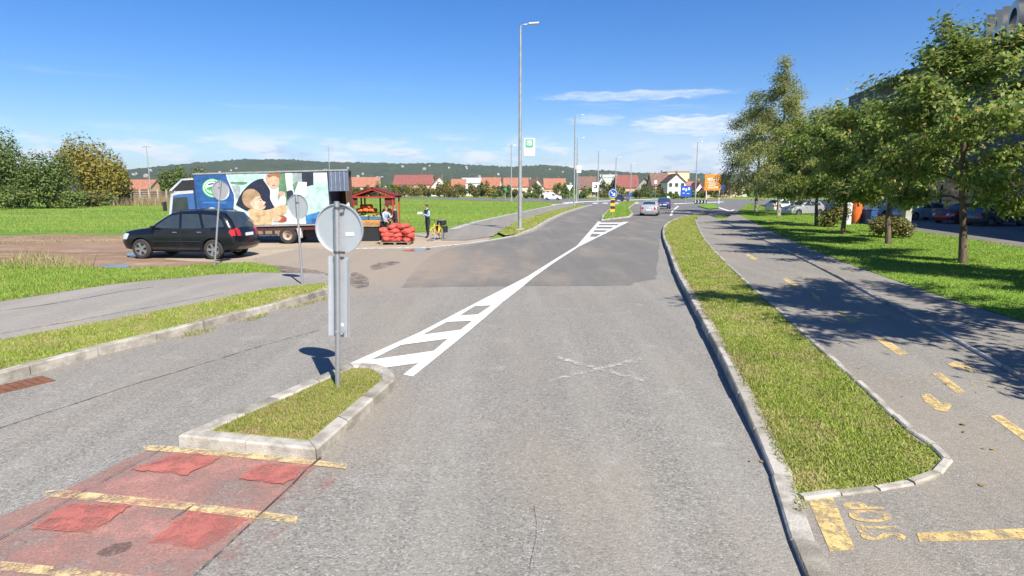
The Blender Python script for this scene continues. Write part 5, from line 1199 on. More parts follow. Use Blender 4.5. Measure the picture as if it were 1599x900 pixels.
def sack_mesh(seed, l=.6, w_=.36, h_=.22):
    rng = random.Random(seed); bm = bmesh.new(); bmesh.ops.create_uvsphere(bm, u_segments=22, v_segments=14, radius=1)
    for p_ in bm.verts:
        c = p_.co; q = [abs(k) ** .62 * (1 if k > 0 else -1) for k in c]
        nz = math.sin(q[0] * 7 + seed) * .05 + math.sin(q[1] * 9 + seed * 2 + q[0] * 4) * .05 + .07 * math.sin(q[0] * 13 + seed) * math.sin(q[1] * 12 + 1) * math.cos(q[2] * 9) + rng.uniform(-.03, .03)
        p_.co = Vector((q[0] * l / 2 * (1 + nz), q[1] * w_ / 2 * (1 + nz), q[2] * h_ / 2 * (1 + nz * 1.5)))
    me = bpy.data.meshes.new('sack'); bm.to_mesh(me); bm.free(); me.polygons.foreach_set('use_smooth', [True] * len(me.polygons)); return me
sm = [sack_mesh(k) for k in range(5)]
for k in range(5):
    knot = 1
def sack(label, c, rz, k, mat, grp, tilt=0.):
    o = bpy.data.objects.new('net_sack', sm[k % 5].copy()); o.data.materials.append(MATS[mat]); COL.objects.link(o); o.location = c; o.rotation_euler = (tilt, tilt * .6, rz); return tag(o, label, 'sack', grp)
PD = 28.0; px0 = AX(617, PD)
PL = thing('pallet', 'wooden pallet under the heap of red net sacks', 'pallet', (px0, PD, .0))
for k in range(5): MB().box((0, -.3 + .24 * k, .12), (1.45, .16, .025)).build('deck_board', 'pallet', PL)
for k in range(3): MB().box((-.62 + .62 * k, .18, .055), (.12, 1.1, .105)).build('bearer', 'pallet', PL)
kk = 0
for lay_ in range(4):
    nx = 3 if lay_ < 3 else 2
    for r_ in range(2 if lay_ < 3 else 2):
        for i in range(nx):
            kk += 1; xo = (i - (nx - 1) / 2) * .49 + rs.uniform(-.04, .04) + (.08 if lay_ % 2 else 0)
            sack('red net sack in the ' + ('bottom', 'second', 'third', 'top')[lay_] + ' layer of the heap on the pallet', (px0 + xo, PD - .05 + r_ * .42 + rs.uniform(-.04, .04) + lay_ * .03, .24 + lay_ * .195 + rs.uniform(-.02, .02)), rs.uniform(-.6, .6) + (1.57 if rs.random() < .35 else 0), kk, 'net_red', 'red net sacks on the pallet', rs.uniform(-.28, .28))
for i in range(5):
    sack('orange net sack piled on the upper stall shelf', (sx - .85 + .30 * (i % 3) + (.15 if i > 2 else 0), SD + .95, 1.45 + .2 * (i // 3)), 1.57 + rs.uniform(-.3, .3), i, 'net_orange', 'orange net sacks on the stall shelf')

# ------------------------------------------------------------------ PEOPLE
pm('skin', (.52, .31, .22), (.44, .26, .18), 6, .6); pm('hair_dark', (.035, .025, .02), (.05, .035, .028), 20, .7); pm('hair_ginger', (.30, .12, .05), (.24, .1, .045), 20, .7)
pm('navy_cloth', (.018, .024, .055), (.03, .036, .07), 8, .9, .3); pm('trousers_dark', (.02, .022, .03), (.03, .032, .04), 8, .9, .3); pm('shirt_light_blue', (.36, .52, .72), (.28, .42, .62), 8, .85, .3); pm('jacket_plum', (.05, .032, .06), (.035, .025, .045), 8, .9, .3)
pm('shoe', (.02, .018, .016), (.03, .026, .022), 8, .7); pm('paper', (.78, .78, .75), (.7, .7, .68), 5, .8); pm('orange_cloth', (.62, .2, .05), (.5, .16, .04), 8, .9, .2); pm('eye', (.02, .02, .02)); pm('cream_hat', (.66, .56, .38), (.56, .46, .3), 8, .9)
def person(label, loc, rz, h, cols, arms, hair, stride=.1, lean=0., hat=None, group=None):
    """one continuous skinned body. cols: torso, arms, forearms, legs. arms: {side: (elbow, wrist)} relative to the shoulder"""
    t = thing('person', label, 'person', loc, rz, group); s = h / 1.75
    P = {'pel': (0, 0, .95), 'wai': (0, lean * .2, 1.10), 'che': (0, lean * .6, 1.32), 'sho': (0, lean * .9, 1.45), 'nec': (0, lean, 1.52), 'hea': (0, lean * 1.1 - .01, 1.62), 'hto': (0, lean * 1.15 - .0, 1.71)}
    Rd = {'pel': (.155, .115), 'wai': (.145, .10), 'che': (.165, .115), 'sho': (.11, .085), 'nec': (.055, .055), 'hea': (.078, .095), 'hto': (.07, .08)}
    E = [('pel', 'wai', 0), ('wai', 'che', 0), ('che', 'sho', 0), ('sho', 'nec', 4), ('nec', 'hea', 4), ('hea', 'hto', 4)]
    hands = []
    for sg, n_ in ((1, 'l'), (-1, 'r')):
        st_ = stride * sg
        P['hip' + n_] = (.10 * sg, 0, .90); P['kne' + n_] = (.105 * sg, -st_ * .5 - .02, .49); P['ank' + n_] = (.11 * sg, -st_, .09); P['toe' + n_] = (.125 * sg, -st_ - .16, .035)
        Rd['hip' + n_] = (.10, .10); Rd['kne' + n_] = (.066, .066); Rd['ank' + n_] = (.05, .05); Rd['toe' + n_] = (.042, .035)
        E += [('pel', 'hip' + n_, 3), ('hip' + n_, 'kne' + n_, 3), ('kne' + n_, 'ank' + n_, 3), ('ank' + n_, 'toe' + n_, 5)]
        so = Vector((.185 * sg, lean * .85, 1.42)); el_, wr_ = arms[sg]; P['sh' + n_] = so; P['el' + n_] = so + Vector(el_); P['wr' + n_] = so + Vector(wr_)
        hd = (P['wr' + n_] - P['el' + n_]).normalized(); P['ha' + n_] = P['wr' + n_] + hd * .09
        Rd['sh' + n_] = (.066, .066); Rd['el' + n_] = (.046, .046); Rd['wr' + n_] = (.03, .03); Rd['ha' + n_] = (.034, .022)
        E += [('sho', 'sh' + n_, 0), ('sh' + n_, 'el' + n_, 1), ('el' + n_, 'wr' + n_, 2), ('wr' + n_, 'ha' + n_, 4)]; hands.append((P['ha' + n_], hd, sg))
    names = list(P); ix = {n_: i for i, n_ in enumerate(names)}
    me = bpy.data.meshes.new('body'); me.from_pydata([tuple(Vector(P[n_]) * s) for n_ in names], [(ix[a], ix[b]) for a, b, _ in E], [])
    tmp = bpy.data.objects.new('tmp', me); COL.objects.link(tmp); tmp.modifiers.new('s', 'SKIN'); 
    for n_ in names:
        sv_ = me.skin_vertices[0].data[ix[n_]]; sv_.radius = tuple(q * s for q in Rd[n_]); sv_.use_root = n_ == 'pel'
    sb = tmp.modifiers.new('u', 'SUBSURF'); sb.levels = 1; sb.render_levels = 1
    bpy.context.view_layer.update(); dg_ = bpy.context.evaluated_depsgraph_get(); bmesh_ = bpy.data.meshes.new_from_object(tmp.evaluated_get(dg_)); bpy.data.objects.remove(tmp)
    bm = bmesh.new(); bm.from_mesh(bmesh_)
    nb = len(bm.faces)
    fm = MB()
    for c, hd, sg in hands:                             # five fingers each
        sidev = hd.cross(Vector((0, 0, 1))); sidev = sidev.normalized() if sidev.length > .1 else Vector((1, 0, 0)); dn = hd.cross(sidev).normalized(); dn = dn if dn.z < 0 else -dn
        for k, (o_, l_) in enumerate(((-.030, .07), (-.010, .082), (.010, .076), (.028, .06))):
            a = c + sidev * o_ + hd * .02; fm.tube([(a) * s, (a + hd * l_ * .55 + dn * .006) * s, (a + hd * l_ * .9 + dn * .03) * s], [.0095 * s, .0085 * s, .0065 * s], 6)
        a = c - hd * .035 - sidev * .03 * sg; fm.tube([a * s, (a - sidev * .028 * sg + hd * .03) * s, (a - sidev * .03 * sg + hd * .06 + dn * .015) * s], [.011 * s, .0095 * s, .007 * s], 6)
    fmv = [bm.verts.new(v_) for v_ in fm.v]
    for f_ in fm.f:
        try: bm.faces.new([fmv[i] for i in f_]).material_index = 4
        except ValueError: pass
    seg = [(Vector(P[a]) * s, Vector(P[b]) * s, k) for a, b, k in E]
    bm.faces.ensure_lookup_table()
    for f_ in bm.faces[:nb]:
        c = f_.calc_center_median(); best = 9; bk = 0
        for a, b, k in seg:
            ab = b - a; q = max(0, min(1, (c - a).dot(ab) / ab.length_squared)); d = (c - a - ab * q).length
            if d < best: best, bk = d, k
        if bk == 0 and c.z < .97 * s: bk = 3
        f_.material_index = bk
    for f_ in bm.faces: f_.smooth = True
    out = bpy.data.meshes.new('body'); bm.to_mesh(out); bm.free()
    for m_ in (*cols, 'skin', 'shoe'): out.materials.append(MATS[m_])
    bo = bpy.data.objects.new('body', out); COL.objects.link(bo); bo.parent = t
    hc = Vector(P['hea']) * s + Vector((0, 0, .03 * s))
    mb = MB(); mb.ball(hc + Vector((0, .018, .022)) * s, (.088 * s, .102 * s, .098 * s), 14, 9); vs_c = [(x, y, z) for x, y, z in mb.v]
    mb.v = [(x, max(y, hc.y - .055 * s) if z < hc.z + .045 * s else y, max(z, hc.z - .05 * s)) for x, y, z in vs_c]; mb.build('hair', hair, t, True)
    mb = MB(); mb.tube([hc + Vector((0, -.088, .012)) * s, hc + Vector((0, -.112, -.022)) * s], [.009 * s, .015 * s], 6)
    for sg in (1, -1): mb.ball(hc + Vector((.082 * sg, .01, -.008)) * s, (.012 * s, .02 * s, .03 * s), 8, 5)
    mb.build('nose_and_ears', 'skin', t, True)
    mb = MB()
    for sg in (1, -1): mb.ball(hc + Vector((.031 * sg, -.088, .004)) * s, .010 * s, 6, 5)
    mb.build('eyes', 'eye', t, True); MB().box(hc + Vector((0, -.088, -.055)) * s, (.045 * s, .012 * s, .008 * s)).build('mouth', 'ad_apple', t)
    if hat:
        mb = MB(); mb.lathe([(.17 * s, .0), (.165 * s, .012 * s), (.10 * s, .02 * s), (.095 * s, .08 * s), (.05 * s, .1 * s)], 18, 'Z', hc + Vector((0, .01, .045)) * s); mb.build('hat', hat, t, True, 40)
    return t
pp = G(669, 371.5, 0.); BD = pp.y
post = person('person in a navy vest and pale blue sleeves reading papers beside the yellow bicycle', (pp.x, pp.y, .0), R(-50), 1.74, ('navy_cloth', 'shirt_light_blue', 'shirt_light_blue', 'trousers_dark'),
    {1: ((.07, -.03, -.27), (-.03, -.24, -.18)), -1: ((-.07, -.03, -.27), (.03, -.25, -.17))}, 'hair_dark', .06, -.04)
mb = MB(); mb.box((0, 0, 0), (.24, .17, .012), 0, 0, 0, R(35)); o = mb.build('letters', 'paper'); o.location = (pp.x - .36, pp.y - .27, 1.31); tag(o, 'white papers held by the person in the navy vest', 'papers')
person('person in a dark plum jacket standing at the right end of the stall', (AX(617, 29.6), 29.6, 0), R(-70), 1.76, ('jacket_plum', 'jacket_plum', 'jacket_plum', 'trousers_dark'), {1: ((.06, -.02, -.28), (.03, -.22, -.36)), -1: ((-.06, -.03, -.28), (-.02, -.24, -.32))}, 'hair_ginger', .05, -.03)
person('person in a pale blue top leaning over the stall counter', (AX(599, 29.9), 29.9, 0), R(50), 1.68, ('shirt_light_blue', 'shirt_light_blue', 'skin', 'trousers_dark'), {1: ((.05, -.12, -.24), (.0, -.32, -.34)), -1: ((-.05, -.12, -.24), (0, -.30, -.38))}, 'hair_ginger', .08, -.16)
person('person in an orange top behind the stall under a cream hat', (AX(604, 32.0), 32.0, 0), R(10), 1.80, ('orange_cloth', 'orange_cloth', 'skin', 'trousers_dark'), {1: ((.06, -.02, -.27), (.02, -.2, -.36)), -1: ((-.06, -.02, -.27), (-.02, -.2, -.36))}, 'hair_dark', .04, 0, 'cream_hat')
person('far pedestrian in dark clothes by the orange direction sign', (AX(1103, 124), 124, 0), R(90), 1.75, ('jacket_plum', 'paper', 'skin', 'trousers_dark'), {1: ((.05, 0, -.28), (.06, -.08, -.5)), -1: ((-.05, 0, -.28), (-.06, .08, -.5))}, 'hair_dark', .2)

# ------------------------------------------------------------------ YELLOW BICYCLE
pm('bike_yellow', (.72, .46, .03), (.62, .40, .03), 6, .35, coat=.3); pm('tyre_grey', (.33, .32, .30), (.22, .21, .2), 6, .85)
fwp, rwp = G(674.8, 377.0), G(692, 373.6); bdir = (fwp - rwp).normalized(); bl = 1.08
bc = (fwp + rwp) / 2; B = thing('bicycle', 'yellow post bicycle with a black box on its rear rack', 'bicycle', (bc.x, bc.y, .0), math.atan2(bdir.y, bdir.x))
wrb = .32
for sx_ in (1, -1):
    c = (sx_ * bl / 2, 0, wrb); m = MB(); ring = [(c[0] + wrb * .955 * math.cos(a), 0, c[2] + wrb * .955 * math.sin(a)) for a in np.linspace(0, 2 * math.pi, 33)]; m.tube(ring, .022, 7, False); wo = m.build('wheel', 'tyre_grey', B, True)
    m = MB(); m.tube([(c[0], -.05, c[2]), (c[0], .05, c[2])], .028, 8)
    for k in range(14):
        a = 2 * math.pi * k / 14; m.tube([(c[0], .02 * (-1) ** k, c[2]), (c[0] + wrb * .93 * math.cos(a), 0, c[2] + wrb * .93 * math.sin(a))], .0028, 4, False)
    m.build('spokes', 'galvanised', wo)
    m = MB(); arc = [(c[0] + wrb * 1.1 * math.cos(a), 0, c[2] + wrb * 1.1 * math.sin(a)) for a in np.linspace(R(10 if sx_ < 0 else 30), R(170), 10)]; m.tube(arc, .026, 5); m.build('mudguard', 'bike_yellow', B, True)
m = MB(); bbk = (-.08, 0, .30); hd_ = (.36, 0, .80); hd2 = (.40, 0, .66); st_ = (-.24, 0, .74)
for a, b, r_ in ((bbk, hd2, .026), (st_, (.385, 0, .74), .02), (bbk, st_, .022), ((.345, 0, .86), (.44, 0, .56), .024), ((.44, .05, .56), (.54, .055, .32), .014), ((.44, -.05, .56), (.54, -.055, .32), .014), (bbk, (-.54, .055, .32), .013), (bbk, (-.54, -.055, .32), .013), (st_, (-.54, .055, .32), .012), (st_, (-.54, -.055, .32), .012)): m.tube([a, b], r_, 7)
m.build('frame', 'bike_yellow', B, True, 50)
m = MB(); m.tube([st_, (-.28, 0, .92)], .014, 7); m.build('seat_post', 'galvanised', B); m = MB(); m.prism([(-.42, -.085), (-.42, .085), (-.30, .075), (-.14, .02), (-.14, -.02), (-.30, -.075)], .92, .97); m.build('saddle', 'plastic_black', B)
m = MB(); m.tube([(.345, 0, .86), (.33, 0, 1.0), (.34, .0, 1.03)], .014, 7); m.tube([(.16, -.29, 1.06), (.28, -.27, 1.07), (.36, -.1, 1.03), (.36, .1, 1.03), (.28, .27, 1.07), (.16, .29, 1.06)], .012, 7); m.build('handlebar', 'steel_dark', B, True)
m = MB(); m.tube([(-.08, -.1, .30), (-.08, .1, .30)], .014, 6); m.box((-.0, .11, .22), (.09, .09, .02)); m.box((-.16, -.11, .38), (.09, .09, .02)); m.lathe([(.09, .045), (.09, .05), (.02, .05)], 16, 'Y', (-.08, 0, .30)); m.build('crankset', 'steel_dark', B)
m = MB(); m.tube([(-.3, .07, .72), (-.82, .07, .72), (-.82, -.07, .72), (-.3, -.07, .72)], .01, 5); m.tube([(-.7, .08, .72), (-.54, .06, .32)], .008, 5); m.tube([(-.7, -.08, .72), (-.54, -.06, .32)], .008, 5); m.build('rear_rack', 'steel_dark', B)
bx_ = MB(); bx_.box((-.58, 0, .86), (.42, .38, .24), 0, .02); bo_ = bx_.build('rear_box', 'plastic_black', B); MB().box((-.58, 0, .985), (.44, .40, .02)).build('lid', 'post_grey', bo_)
for s in (1, -1): MB().box((-.60, s * .2, .52), (.36, .13, .34), 0, .03).build('pannier', 'plastic_black', B)

# ------------------------------------------------------------------ FAR ROAD SIGNS
def lines_on(board, cx, cz, w_, rows, y, mat='sign_white'):
    for dx, dz, ww, hh_ in rows: MB().box((cx + dx, y, cz + dz), (ww, .01, hh_)).build('lettering', mat, board)
D = 110; x_ = AX(1113, D); osg = thing('direction_sign', 'large orange direction sign on two posts', 'road sign', (x_, D, 0)); zc = Hgt(285, D); ww = 25 / F * D; hh_ = 24.5 / F * D
ob_ = MB().box((0, 0, zc), (ww, .06, hh_), 0, .01).build('board', 'sign_orange', osg)
for s in (-.36, .44): MB().tube([(s * ww, .08, -.1), (s * ww, .08, zc + hh_ / 2)], .07, 8).build('post', 'sign_white', osg)
lines_on(ob_, 0, zc, ww, [(0, .55, 1.9, .42)] + [(-.2 + .2 * (k % 2), .05 - .34 * k, 1.7 - .25 * (k % 3), .10) for k in range(4)] + [(.7, -.9, .5, .3)], -.04)
lines_on(ob_, 0, zc, ww, [(0, .55, 1.4, .14)], -.047, 'sign_orange')
D = 122; x_ = AX(1072, D); bs = thing('direction_sign', 'blue direction sign on a post at the splitter island', 'road sign', (x_, D, 0)); zc = Hgt(299, D); ww = 17 / F * D; hh_ = 16.5 / F * D
ob_ = MB().box((0, 0, zc), (ww, .06, hh_), 0, .01).build('board', 'sign_blue', bs); MB().tube([(0, .08, -.1), (0, .08, zc)], .08, 8).build('post', 'post_grey', bs)
lines_on(ob_, 0, zc, ww, [(-.55, .45, .4, .4), (.0, .3, .3, .55), (.55, .5, .35, .5), (-.5, -.35, .5, .1), (.4, -.45, .5, .1)], -.04)
D = 118; cs = thing('chevron_board', 'low black and white chevron board at the slip lane island', 'road sign', (AX(1095, 92), 92, 0), R(-38))
cbb = MB().box((0, 0, .75), (2.0, .05, .5)).build('board', 'sign_black', cs)
for k in range(4): MB().prism([(-.95 + .5 * k, -.22), (-.75 + .5 * k, -.22), (-.6 + .5 * k, 0), (-.75 + .5 * k, .22), (-.95 + .5 * k, .22), (-.8 + .5 * k, 0)], .026, .032, Matrix.Translation((0, 0, .75)) @ Matrix.Rotation(R(90), 4, 'X')).build('chevron', 'sign_white', cbb)
for s in (-.8, .8): MB().tube([(s, .06, -.05), (s, .06, .9)], .03, 8).build('post', 'post_grey', cs)
D = 112; gw = thing('give_way_sign', 'white triangular give-way sign seen from behind, right of the white van', 'road sign', (AX(890, D), D, 0)); zc = Hgt(293.5, D)
MB().tube([(0, 0, -.1), (0, 0, zc + .4)], .04, 8).build('post', 'galvanised', gw); MB().prism([(-.6, .48), (.6, .48), (0, -.55)], .05, .07, Matrix.Translation((0, 0, zc)) @ Matrix.Rotation(R(90), 4, 'X')).build('triangle', 'sign_white', gw)
for lab, u, D, v0, v1, w_, mt in (('white rectangular sign on the thin pole at the kerb end', 904, 105, 259, 270, 7, 'sign_white'), ('white sign board left of the keep-right sign', 930, 118, 285, 300, 9, 'sign_white'), ('small blue sign right of the orange direction sign', 1130, 118, 290, 298, 6, 'sign_blue'), ('small white sign on the pole left of the gabled house', 1024, 150, 282, 287, 4, 'sign_white'), ('small blue sign at the far junction kerb', 986, 125, 302, 308, 4, 'sign_blue'), ('small green sign left of the double-headed lamp', 790, 130, 294, 298, 3, 'sign_green')):
    t = thing('road_sign', lab, 'road sign', (AX(u, D), D, 0)); z0_, z1_ = Hgt(v1, D), Hgt(v0, D); ww = w_ / F * D
    MB().tube([(0, .06, -.1), (0, .06, z1_)], .05, 8).build('post', 'galvanised', t); MB().box((0, 0, (z0_ + z1_) / 2), (ww, .05, z1_ - z0_), 0, .008).build('board', mt, t)
MB().prism([(-.35, -.25), (.35, -.25), (.35, .35), (-.1, .35), (-.1, .2), (.1, .2), (.1, -.05), (-.35, -.05)], .03, .04, Matrix.Translation((0, 0, Hgt(292, 118))) @ Matrix.Rotation(R(90), 4, 'X')).build('symbol', 'sign_black', [o for o in COL.objects if o.get('label', '').startswith('white sign board left')][0])

# ------------------------------------------------------------------ FAR HOUSES
for nm, c in dict(roof_orange=(.40, .155, .085), roof_red=(.27, .07, .055), roof_brown=(.20, .105, .075), roof_dark=(.12, .055, .05)).items(): pm(nm, tuple(q * .85 + .03 for q in c), tuple(q * .6 + .02 for q in c), 1.6, .85, .4, bscale=4)
for nm, c in dict(wall_white=(.70, .69, .66), wall_cream=(.62, .53, .38), wall_peach=(.58, .36, .24), wall_grey=(.42, .42, .41)).items(): pm(nm, c, tuple(q * .86 for q in c), .8, .9)
def house(label, u, d, wpx, ridge_v, roof_frac, wall, roof, rz=0., gable=False, depth=9., group=None, chim=True, nwin=3, name='house', cat='house', flat=False):
    x = AX(u, d); w_ = wpx / F * d; H = Hgt(ridge_v, d); t = thing(name, label, cat, (x, d, -.05), R(rz), group); hr = H * roof_frac; hw_ = H - hr; dp = depth
    mb = MB(); a, b = w_ / 2, dp / 2
    if flat:
        MB().box((0, 0, H / 2), (w_, dp, H)).build('wall', wall, t); MB().box((0, 0, H + .12), (w_ + .5, dp + .5, .3)).build('roof', roof, t); rf = None
    elif gable:                                     # gable end faces us
        mb.add([(-a, -b, 0), (a, -b, 0), (a, -b, hw_), (0, -b, H - .12), (-a, -b, hw_), (-a, b, 0), (a, b, 0), (a, b, hw_), (0, b, H - .12), (-a, b, hw_)], [(0, 1, 2, 3, 4), (5, 9, 8, 7, 6), (0, 4, 9, 5), (1, 6, 7, 2), (0, 5, 6, 1), (2, 7, 8, 3), (3, 8, 9, 4)]); mb.build('wall', wall, t)
        m = MB(); an = math.atan2(hr, a)
        for s in (-1, 1): m.box((s * (a + .25) / 2, 0, H - (hr * (a + .25) / a) / 2 + .05), (math.hypot(a + .25, hr * (a + .25) / a) + .02, dp + .8, .16), 0, 0, s * an)
        rf = m.build('roof', roof, t)
    else:
        mb.add([(-a, -b, 0), (-a, b, 0), (-a, b, hw_), (-a, 0, H - .12), (-a, -b, hw_), (a, -b, 0), (a, b, 0), (a, b, hw_), (a, 0, H - .12), (a, -b, hw_)], [(0, 1, 2, 3, 4), (5, 9, 8, 7, 6), (0, 4, 9, 5), (1, 6, 7, 2), (0, 5, 6, 1), (2, 7, 8, 3), (3, 8, 9, 4)]); mb.build('wall', wall, t)
        m = MB(); an = math.atan2(hr, b)
        for s in (-1, 1): m.box((0, s * (b + .3) / 2, H - (hr * (b + .3) / b) / 2 + .05), (w_ + .7, math.hypot(b + .3, hr * (b + .3) / b) + .02, .16), 0, 0, 0, -s * an)
        rf = m.build('roof', roof, t)
    if rf and chim: MB().box((w_ * .2, dp * .08, H + .3), (.55, .55, 1.5)).build('chimney', 'roof_brown', rf)
    for k in range(nwin):
        for fl_ in range(2 if hw_ > 4.4 else 1):
            xx = (k + .5) / nwin * w_ - a; zz = 1.5 + fl_ * 2.7
            wo = MB().box((xx, -b - .02, zz), (1.05, .06, 1.25)).build('window', 'glass_dark', t); m = MB()
            for dx, dz, sx2, sz2 in ((0, .66, 1.25, .1), (0, -.68, 1.3, .12), (.58, 0, .1, 1.25), (-.58, 0, .1, 1.25)): m.box((xx + dx, -b - .06, zz + dz), (sx2, .08, sz2))
            m.build('frame', 'wall_white', wo)
    return t
HS = [('low house with an orange roof right of the lorry', 572, 262, 44, 277, .5, 'wall_cream', 'roof_orange', 4, False), ('long dark red roofed house behind the hedgerow', 648, 268, 58, 273.5, .45, 'wall_peach', 'roof_red', -3, False), ('orange-roofed house with a white gable wall behind the hedgerow', 686, 262, 26, 277, .5, 'wall_white', 'roof_orange', 12, True),
      ('small orange-roofed house right of the hedgerow tree', 717, 270, 20, 280, .5, 'wall_cream', 'roof_orange', 0, False), ('pale grey flat-roofed house behind the hedgerow end', 738, 275, 32, 278, .3, 'wall_white', 'wall_grey', 0, False), ('orange-roofed house left of the double-headed lamp', 768, 265, 28, 277.5, .5, 'wall_white', 'roof_orange', -8, False),
      ('cream house with a wide orange roof just behind the banner lamp post', 806, 235, 36, 278, .45, 'wall_cream', 'roof_orange', 0, False), ('small house with an orange roof and white gable right of the banner lamp post', 835, 245, 22, 281, .5, 'wall_white', 'roof_orange', 15, True), ('orange-roofed house above the white van', 866, 255, 32, 279, .55, 'wall_peach', 'roof_orange', 0, False),
      ('brown-roofed house with a peach wall right of the tall junction lamp post', 917, 240, 26, 276, .6, 'wall_peach', 'roof_brown', -6, False), ('narrow white house behind the arm lamp post', 938, 275, 10, 277, .3, 'wall_white', 'wall_grey', 0, True), ('white flat-topped block on the rise behind the houses', 950, 420, 26, 273, .15, 'wall_white', 'wall_grey', 0, False),
      ('dark red roofed house right of the garden tree', 978, 235, 32, 274, .55, 'wall_peach', 'roof_red', 0, False), ('brown-roofed house left of the big white gable', 1010, 230, 28, 278, .55, 'wall_grey', 'roof_brown', -20, True), ('brown roofed wing joined beside the white gabled house', 1028, 215, 26, 271, .5, 'wall_peach', 'roof_brown', 0, False),
      ('big white gabled house facing the junction', 1051, 205, 27, 272, .34, 'wall_white', 'roof_dark', 0, True), ('small orange-roofed house beside the big white gable', 1072, 225, 20, 284, .5, 'wall_white', 'roof_orange', 0, False), ('small white gabled house left of the orange direction sign', 1088, 215, 14, 285, .5, 'wall_white', 'roof_orange', 0, True),
      ('low dark red building behind the orange direction sign', 1118, 205, 40, 293, .5, 'wall_peach', 'roof_red', 0, False), ('pale low house at the edge of the birch crown', 1148, 240, 24, 291, .4, 'wall_cream', 'wall_cream', 0, False)]
for k, (lab, u, d, wp, rv, rf_, wl, ro, rz, gb) in enumerate(HS): house(lab, u, d, wp, rv, rf_, wl, ro, rz, gb, nwin=2 if wp < 24 else 3)
house('long building with a cream and orange roof band behind the white gable', 1055, 330, 34, 269, .1, 'wall_cream', 'roof_orange', flat=True, nwin=4)
house('red-roofed low house behind the concrete post fence', 222, 185, 46, 281, .5, 'wall_peach', 'roof_orange', 0, False, nwin=2)
# houses scattered on the hillside
rh = random.Random(9); wl_h = (pm('hill_wall', (.46, .44, .41), (.36, .34, .31), .3, .9), 0)
protos = []
def hill_house_meshes(w_, dp, h_):
    a, b = w_ / 2, dp / 2; H = h_ + 3
    m1 = MB(); m1.add([(-a, -b, -4), (a, -b, -4), (a, -b, h_), (0, -b, H), (-a, -b, h_), (-a, b, -4), (a, b, -4), (a, b, h_), (0, b, H), (-a, b, h_)], [(0, 1, 2, 3, 4), (5, 9, 8, 7, 6), (0, 4, 9, 5), (1, 6, 7, 2)])
    m2 = MB()
    for s in (-1, 1): m2.box((s * a / 2, 0, h_ + 1.7), (math.hypot(a, 3) + .6, dp + 1, .3), 0, 0, s * math.atan2(3, a))
    return m1, m2
for k in range(4):
    t = thing('hillside_house', 'tiny pale house on the wooded hillside', 'house', (0, 0, 0), 0, 'houses on the far hills'); m1, m2 = hill_house_meshes(9 + 2 * k, 11, 6 + k % 2); m1.build('wall', 'hill_wall', t); m2.build('roof', ('roof_orange', 'roof_brown', 'roof_orange', 'hill_wall')[k], t); protos.append(t)
for k in range(115):
    t = protos[k] if k < 4 else copy_tree(protos[rh.randrange(4)])
    u = rh.uniform(205, 1180); a = math.atan((u - 800) / F * math.cos(PITCH)); q = rh.random() ** 1.5; d = 1620 + 820 * q
    rg = np.random.default_rng(4); hz = hill_h(a, d)
    t.location = (math.sin(a) * d, math.cos(a) * d, hz + 3); t.rotation_euler = (0, 0, rh.uniform(-1, 1)); q_ = rh.uniform(.45, .8); t.scale = (q_, q_, q_)

# ------------------------------------------------------------------ FENCE, BINS, STORE
pm('fence_wood', (.13, .085, .065), (.09, .06, .05), 3, .9, stretch=(1, 1, .3))
D = 118; fx0, fx1 = AX(205, D), AX(300, D + 6); nb_ = 7
fe = thing('fence', 'dark plank fence with pale concrete posts at the field edge', 'fence', (0, 0, 0))
for k in range(nb_ + 1):
    t_ = k / nb_; MB().box((fx0 + (fx1 - fx0) * t_, D + 6 * t_ - .1, 1.25), (.22, .22, 2.7)).build('post', 'concrete', fe)
    if k < nb_:
        L = (fx1 - fx0) / nb_
        for j in range(5): MB().box((fx0 + L * (k + .5), D + 6 * (k + .5) / nb_, .3 + .44 * j), (L - .1, .05, .38), math.atan2(6, fx1 - fx0)).build('plank', 'fence_wood', fe)
pm('bin_orange', (.78, .16, .035), (.66, .13, .03), 3, .5); pm('bin_white', (.62, .64, .66), (.5, .52, .54), 3, .5); pm('bin_blue', (.03, .08, .26), (.025, .07, .2), 3, .5)
p = G(1335, 352, .1); t = thing('orange_pillar', 'tall slim orange pillar between the bins by the parking road', 'pillar', (p.x, p.y, .08)); k_ = 1 / 21.
MB().lathe([(.20, .22), (.34, .55), (.38, 1.2), (.36, 2.0), (.24, 2.12)], 20, 'Z').build('body', 'bin_orange', t, True, 40); MB().lathe([(.2, 0), (.2, .24)], 14, 'Z').build('base', 'steel_dark', t)
p = G(1322, 353, .1); t = thing('bin', 'white cylindrical bin left of the orange pillar', 'bin', (p.x, p.y, .08)); MB().lathe([(.26, 0), (.27, 1.35), (.24, 1.4)], 18, 'Z').build('body', 'bin_white', t, True, 40); MB().lathe([(.30, 1.4), (.30, 1.5), (.1, 1.6)], 18, 'Z').build('lid', 'wall_white', t, True, 40)
for lab, u, v in (('blue wheeled bin right of the orange pillar', 1349, 352), ('second blue wheeled bin, next to the clipped bush', 1359, 353)):
    p = G(u, v, .1); t = thing('wheeled_bin', lab, 'bin', (p.x, p.y, .08), .2, 'blue bins'); MB().box((0, 0, .58), (.42, .5, .95), 0, .03, 0, 0, 1.15).build('body', 'bin_blue', t); MB().box((0, -.02, 1.1), (.52, .62, .08), 0, .03, 0, R(-6)).build('lid', 'bin_blue', t)
    for s in (-1, 1): MB().lathe([(.02, -.03), (.1, -.03), (.1, .03), (.02, .03)], 12, 'X', (s * .2, .2, .1)).build('wheel', 'rubber', t)
